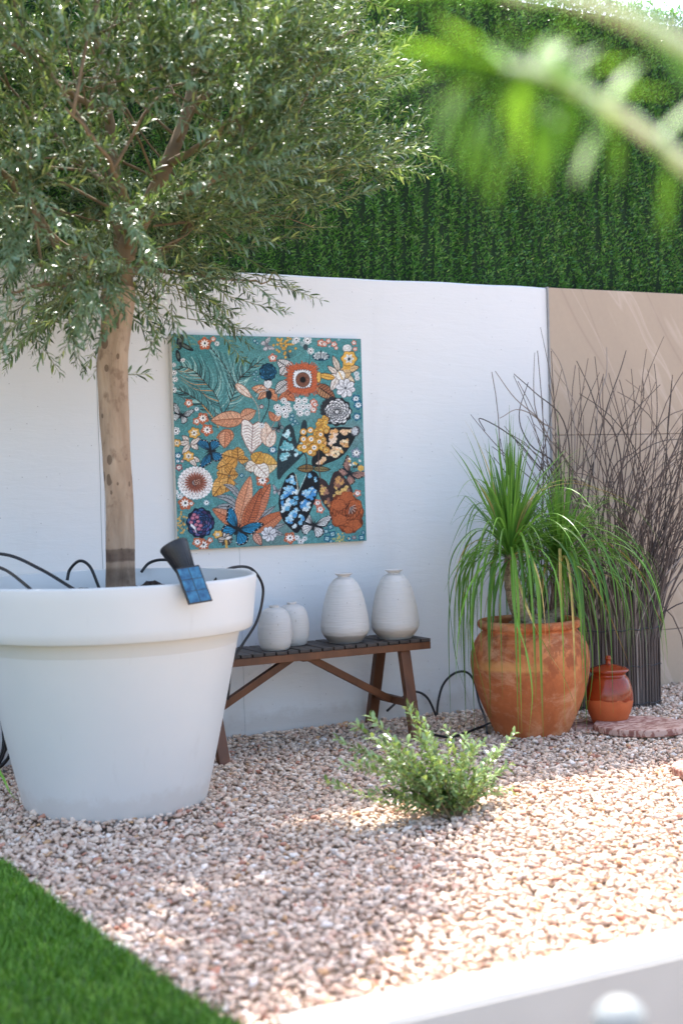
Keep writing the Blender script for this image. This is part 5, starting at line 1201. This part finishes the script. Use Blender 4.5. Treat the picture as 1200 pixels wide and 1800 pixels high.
R1 = [top, AK(1290, 370, 1.08), AK(1200, 285, 1.05), AK(1090, 200, 1.02), AK(980, 140, 1.0), AK(930, 122, .99), AK(885, 118, .98)]
s_ = spline(R1, 6)
f1 = obj('frond', tube(s_, np.linspace(.0085, .0035, len(s_)), 8), STK, t, smooth=True)
mb = MB()
for (x0, y0, d0, x1, y1, d1, sag, wd) in (
    (890, 118, .98, 680, 78, .95, -6, .030), (890, 120, .98, 650, 110, .95, -14, .020), (885, 118, .98, 760, 30, .97, 4, .016), (900, 118, .98, 720, 190, .96, -12, .018), (905, 120, .98, 775, 235, .97, -18, .022), (905, 122, .98, 790, 300, .95, -20, .016),
    (908, 125, .98, 835, 345, .97, -10, .022), (910, 125, .98, 862, 372, .98, 0, .018), (912, 125, .98, 950, 352, .97, 14, .022), (918, 125, .98, 975, 310, .96, 14, .020), (925, 125, .99, 1000, 280, .98, 24, .022),
    (915, 125, .98, 905, 330, 1.0, 5, .014), (885, 125, .98, 700, 150, .94, -14, .02), (895, 128, .98, 745, 215, .95, -14, .02), (900, 130, .98, 760, 270, .96, -16, .016), (905, 130, .98, 815, 325, .97, -14, .018), (930, 125, 1.0, 880, 40, 1.02, 0, .012),
    (960, 135, 1.0, 1030, 55, 1.04, -10, .026), (985, 145, 1.0, 1085, 70, 1.05, -6, .026), (940, 130, 1.0, 1010, 30, 1.02, -8, .02), (1000, 150, 1.0, 1120, 105, 1.0, -8, .022), (975, 140, .99, 1060, 210, .97, 8, .02), (1040, 175, 1.01, 1190, 165, 1.0, -10, .02), (870, 105, .98, 640, 190, .96, -16, .014), (930, 125, .99, 800, 150, .96, -8, .024), (940, 130, 1.0, 1040, 150, .97, -8, .026), (890, 112, .98, 800, 60, 1.0, 8, .018), (900, 120, .98, 740, 250, .99, -20, .014), (1000, 150, 1.0, 920, 60, 1.03, 8, .02), (1090, 205, 1.02, 1000, 210, 1.0, 0, .02), (945, 130, 1.0, 1010, 235, .97, 12, .02), (1020, 165, 1.01, 940, 205, 1.0, 0, .016), (1050, 180, 1.01, 960, 235, 1.0, -6, .020), (1070, 190, 1.02, 1160, 90, 1.06, -10, .022),
    (1060, 190, 1.03, 1080, 330, 1.02, 14, .014), (1130, 230, 1.03, 1165, 420, 1.02, 26, .018), (1080, 195, 1.03, 1010, 330, .99, -6, .016), (1180, 270, 1.05, 1240, 420, 1.0, 20, .020), (1150, 250, 1.04, 1260, 150, 1.1, 0, .022)):
    a_ = AK(x0, y0, d0); c_ = AK(x1, y1, d1); m_ = AK((x0+x1)/2+sag, (y0+y1)/2-abs(sag), (d0+d1)/2+.01); mb.add(lft([a_, m_, c_], wd*.60))
obj('leaflets', mb.get(), LF, f1)
R2 = [top, AK(1400, 300, .95), AK(1300, 160, .9), AK(1200, 80, .86), AK(1110, 30, .84), AK(1000, -10, .82), AK(880, -20, .82)]
s_ = spline(R2, 6); f2 = obj('frond', tube(s_, np.linspace(.010, .004, len(s_)), 8), STK, t, smooth=True)
mb = MB()
for (x0, y0, d0, x1, y1, d1, wd) in ((1180, 70, .86, 1240, 190, .84, .03), (1130, 40, .84, 1210, 150, .82, .028), (1080, 15, .83, 1180, 90, .8, .024), (1000, -10, .82, 900, 30, .8, .018), (900, -20, .82, 680, 25, .8, .022), (940, -20, .82, 640, -10, .8, .022), (1220, 100, .87, 1290, 260, .84, .03), (890, -20, .82, 760, 60, .8, .014)):
    a_ = AK(x0, y0, d0); c_ = AK(x1, y1, d1); m_ = AK((x0+x1)/2, (y0+y1)/2-12, (d0+d1)/2); mb.add(lft([a_, m_, c_], wd*.60))
obj('leaflets', mb.get(), LF, f2)
# rest of the crown, out of the picture to the right
for k in range(4):
    az_k = -.9+k*.5; dirv = np.array([math.cos(az_k), math.sin(az_k)*.8, .5]); P = [top]
    v = dirv/np.linalg.norm(dirv)
    for i in range(8): v = v+np.array([0, 0, -.1]); v /= np.linalg.norm(v); P.append(P[-1]+v*.12)
    P = np.array(P); fk = obj('frond', tube(P, np.linspace(.009, .003, 9), 6), STK, t, smooth=True); mb = MB()
    for i in range(2, 9):
        for sg_ in (-1, 1):
            T = P[i]-P[i-1]; T /= np.linalg.norm(T); s = np.cross(T, [0, 0, 1.]); e = P[i]+(T*.4+s*sg_*.8+np.array([0, 0, -.3]))*.28; mb.add(lft([P[i], (P[i]+e)/2+np.array([0, 0, .03]), e], .022))
    obj('leaflets', mb.get(), LF, fk)
print('script done')
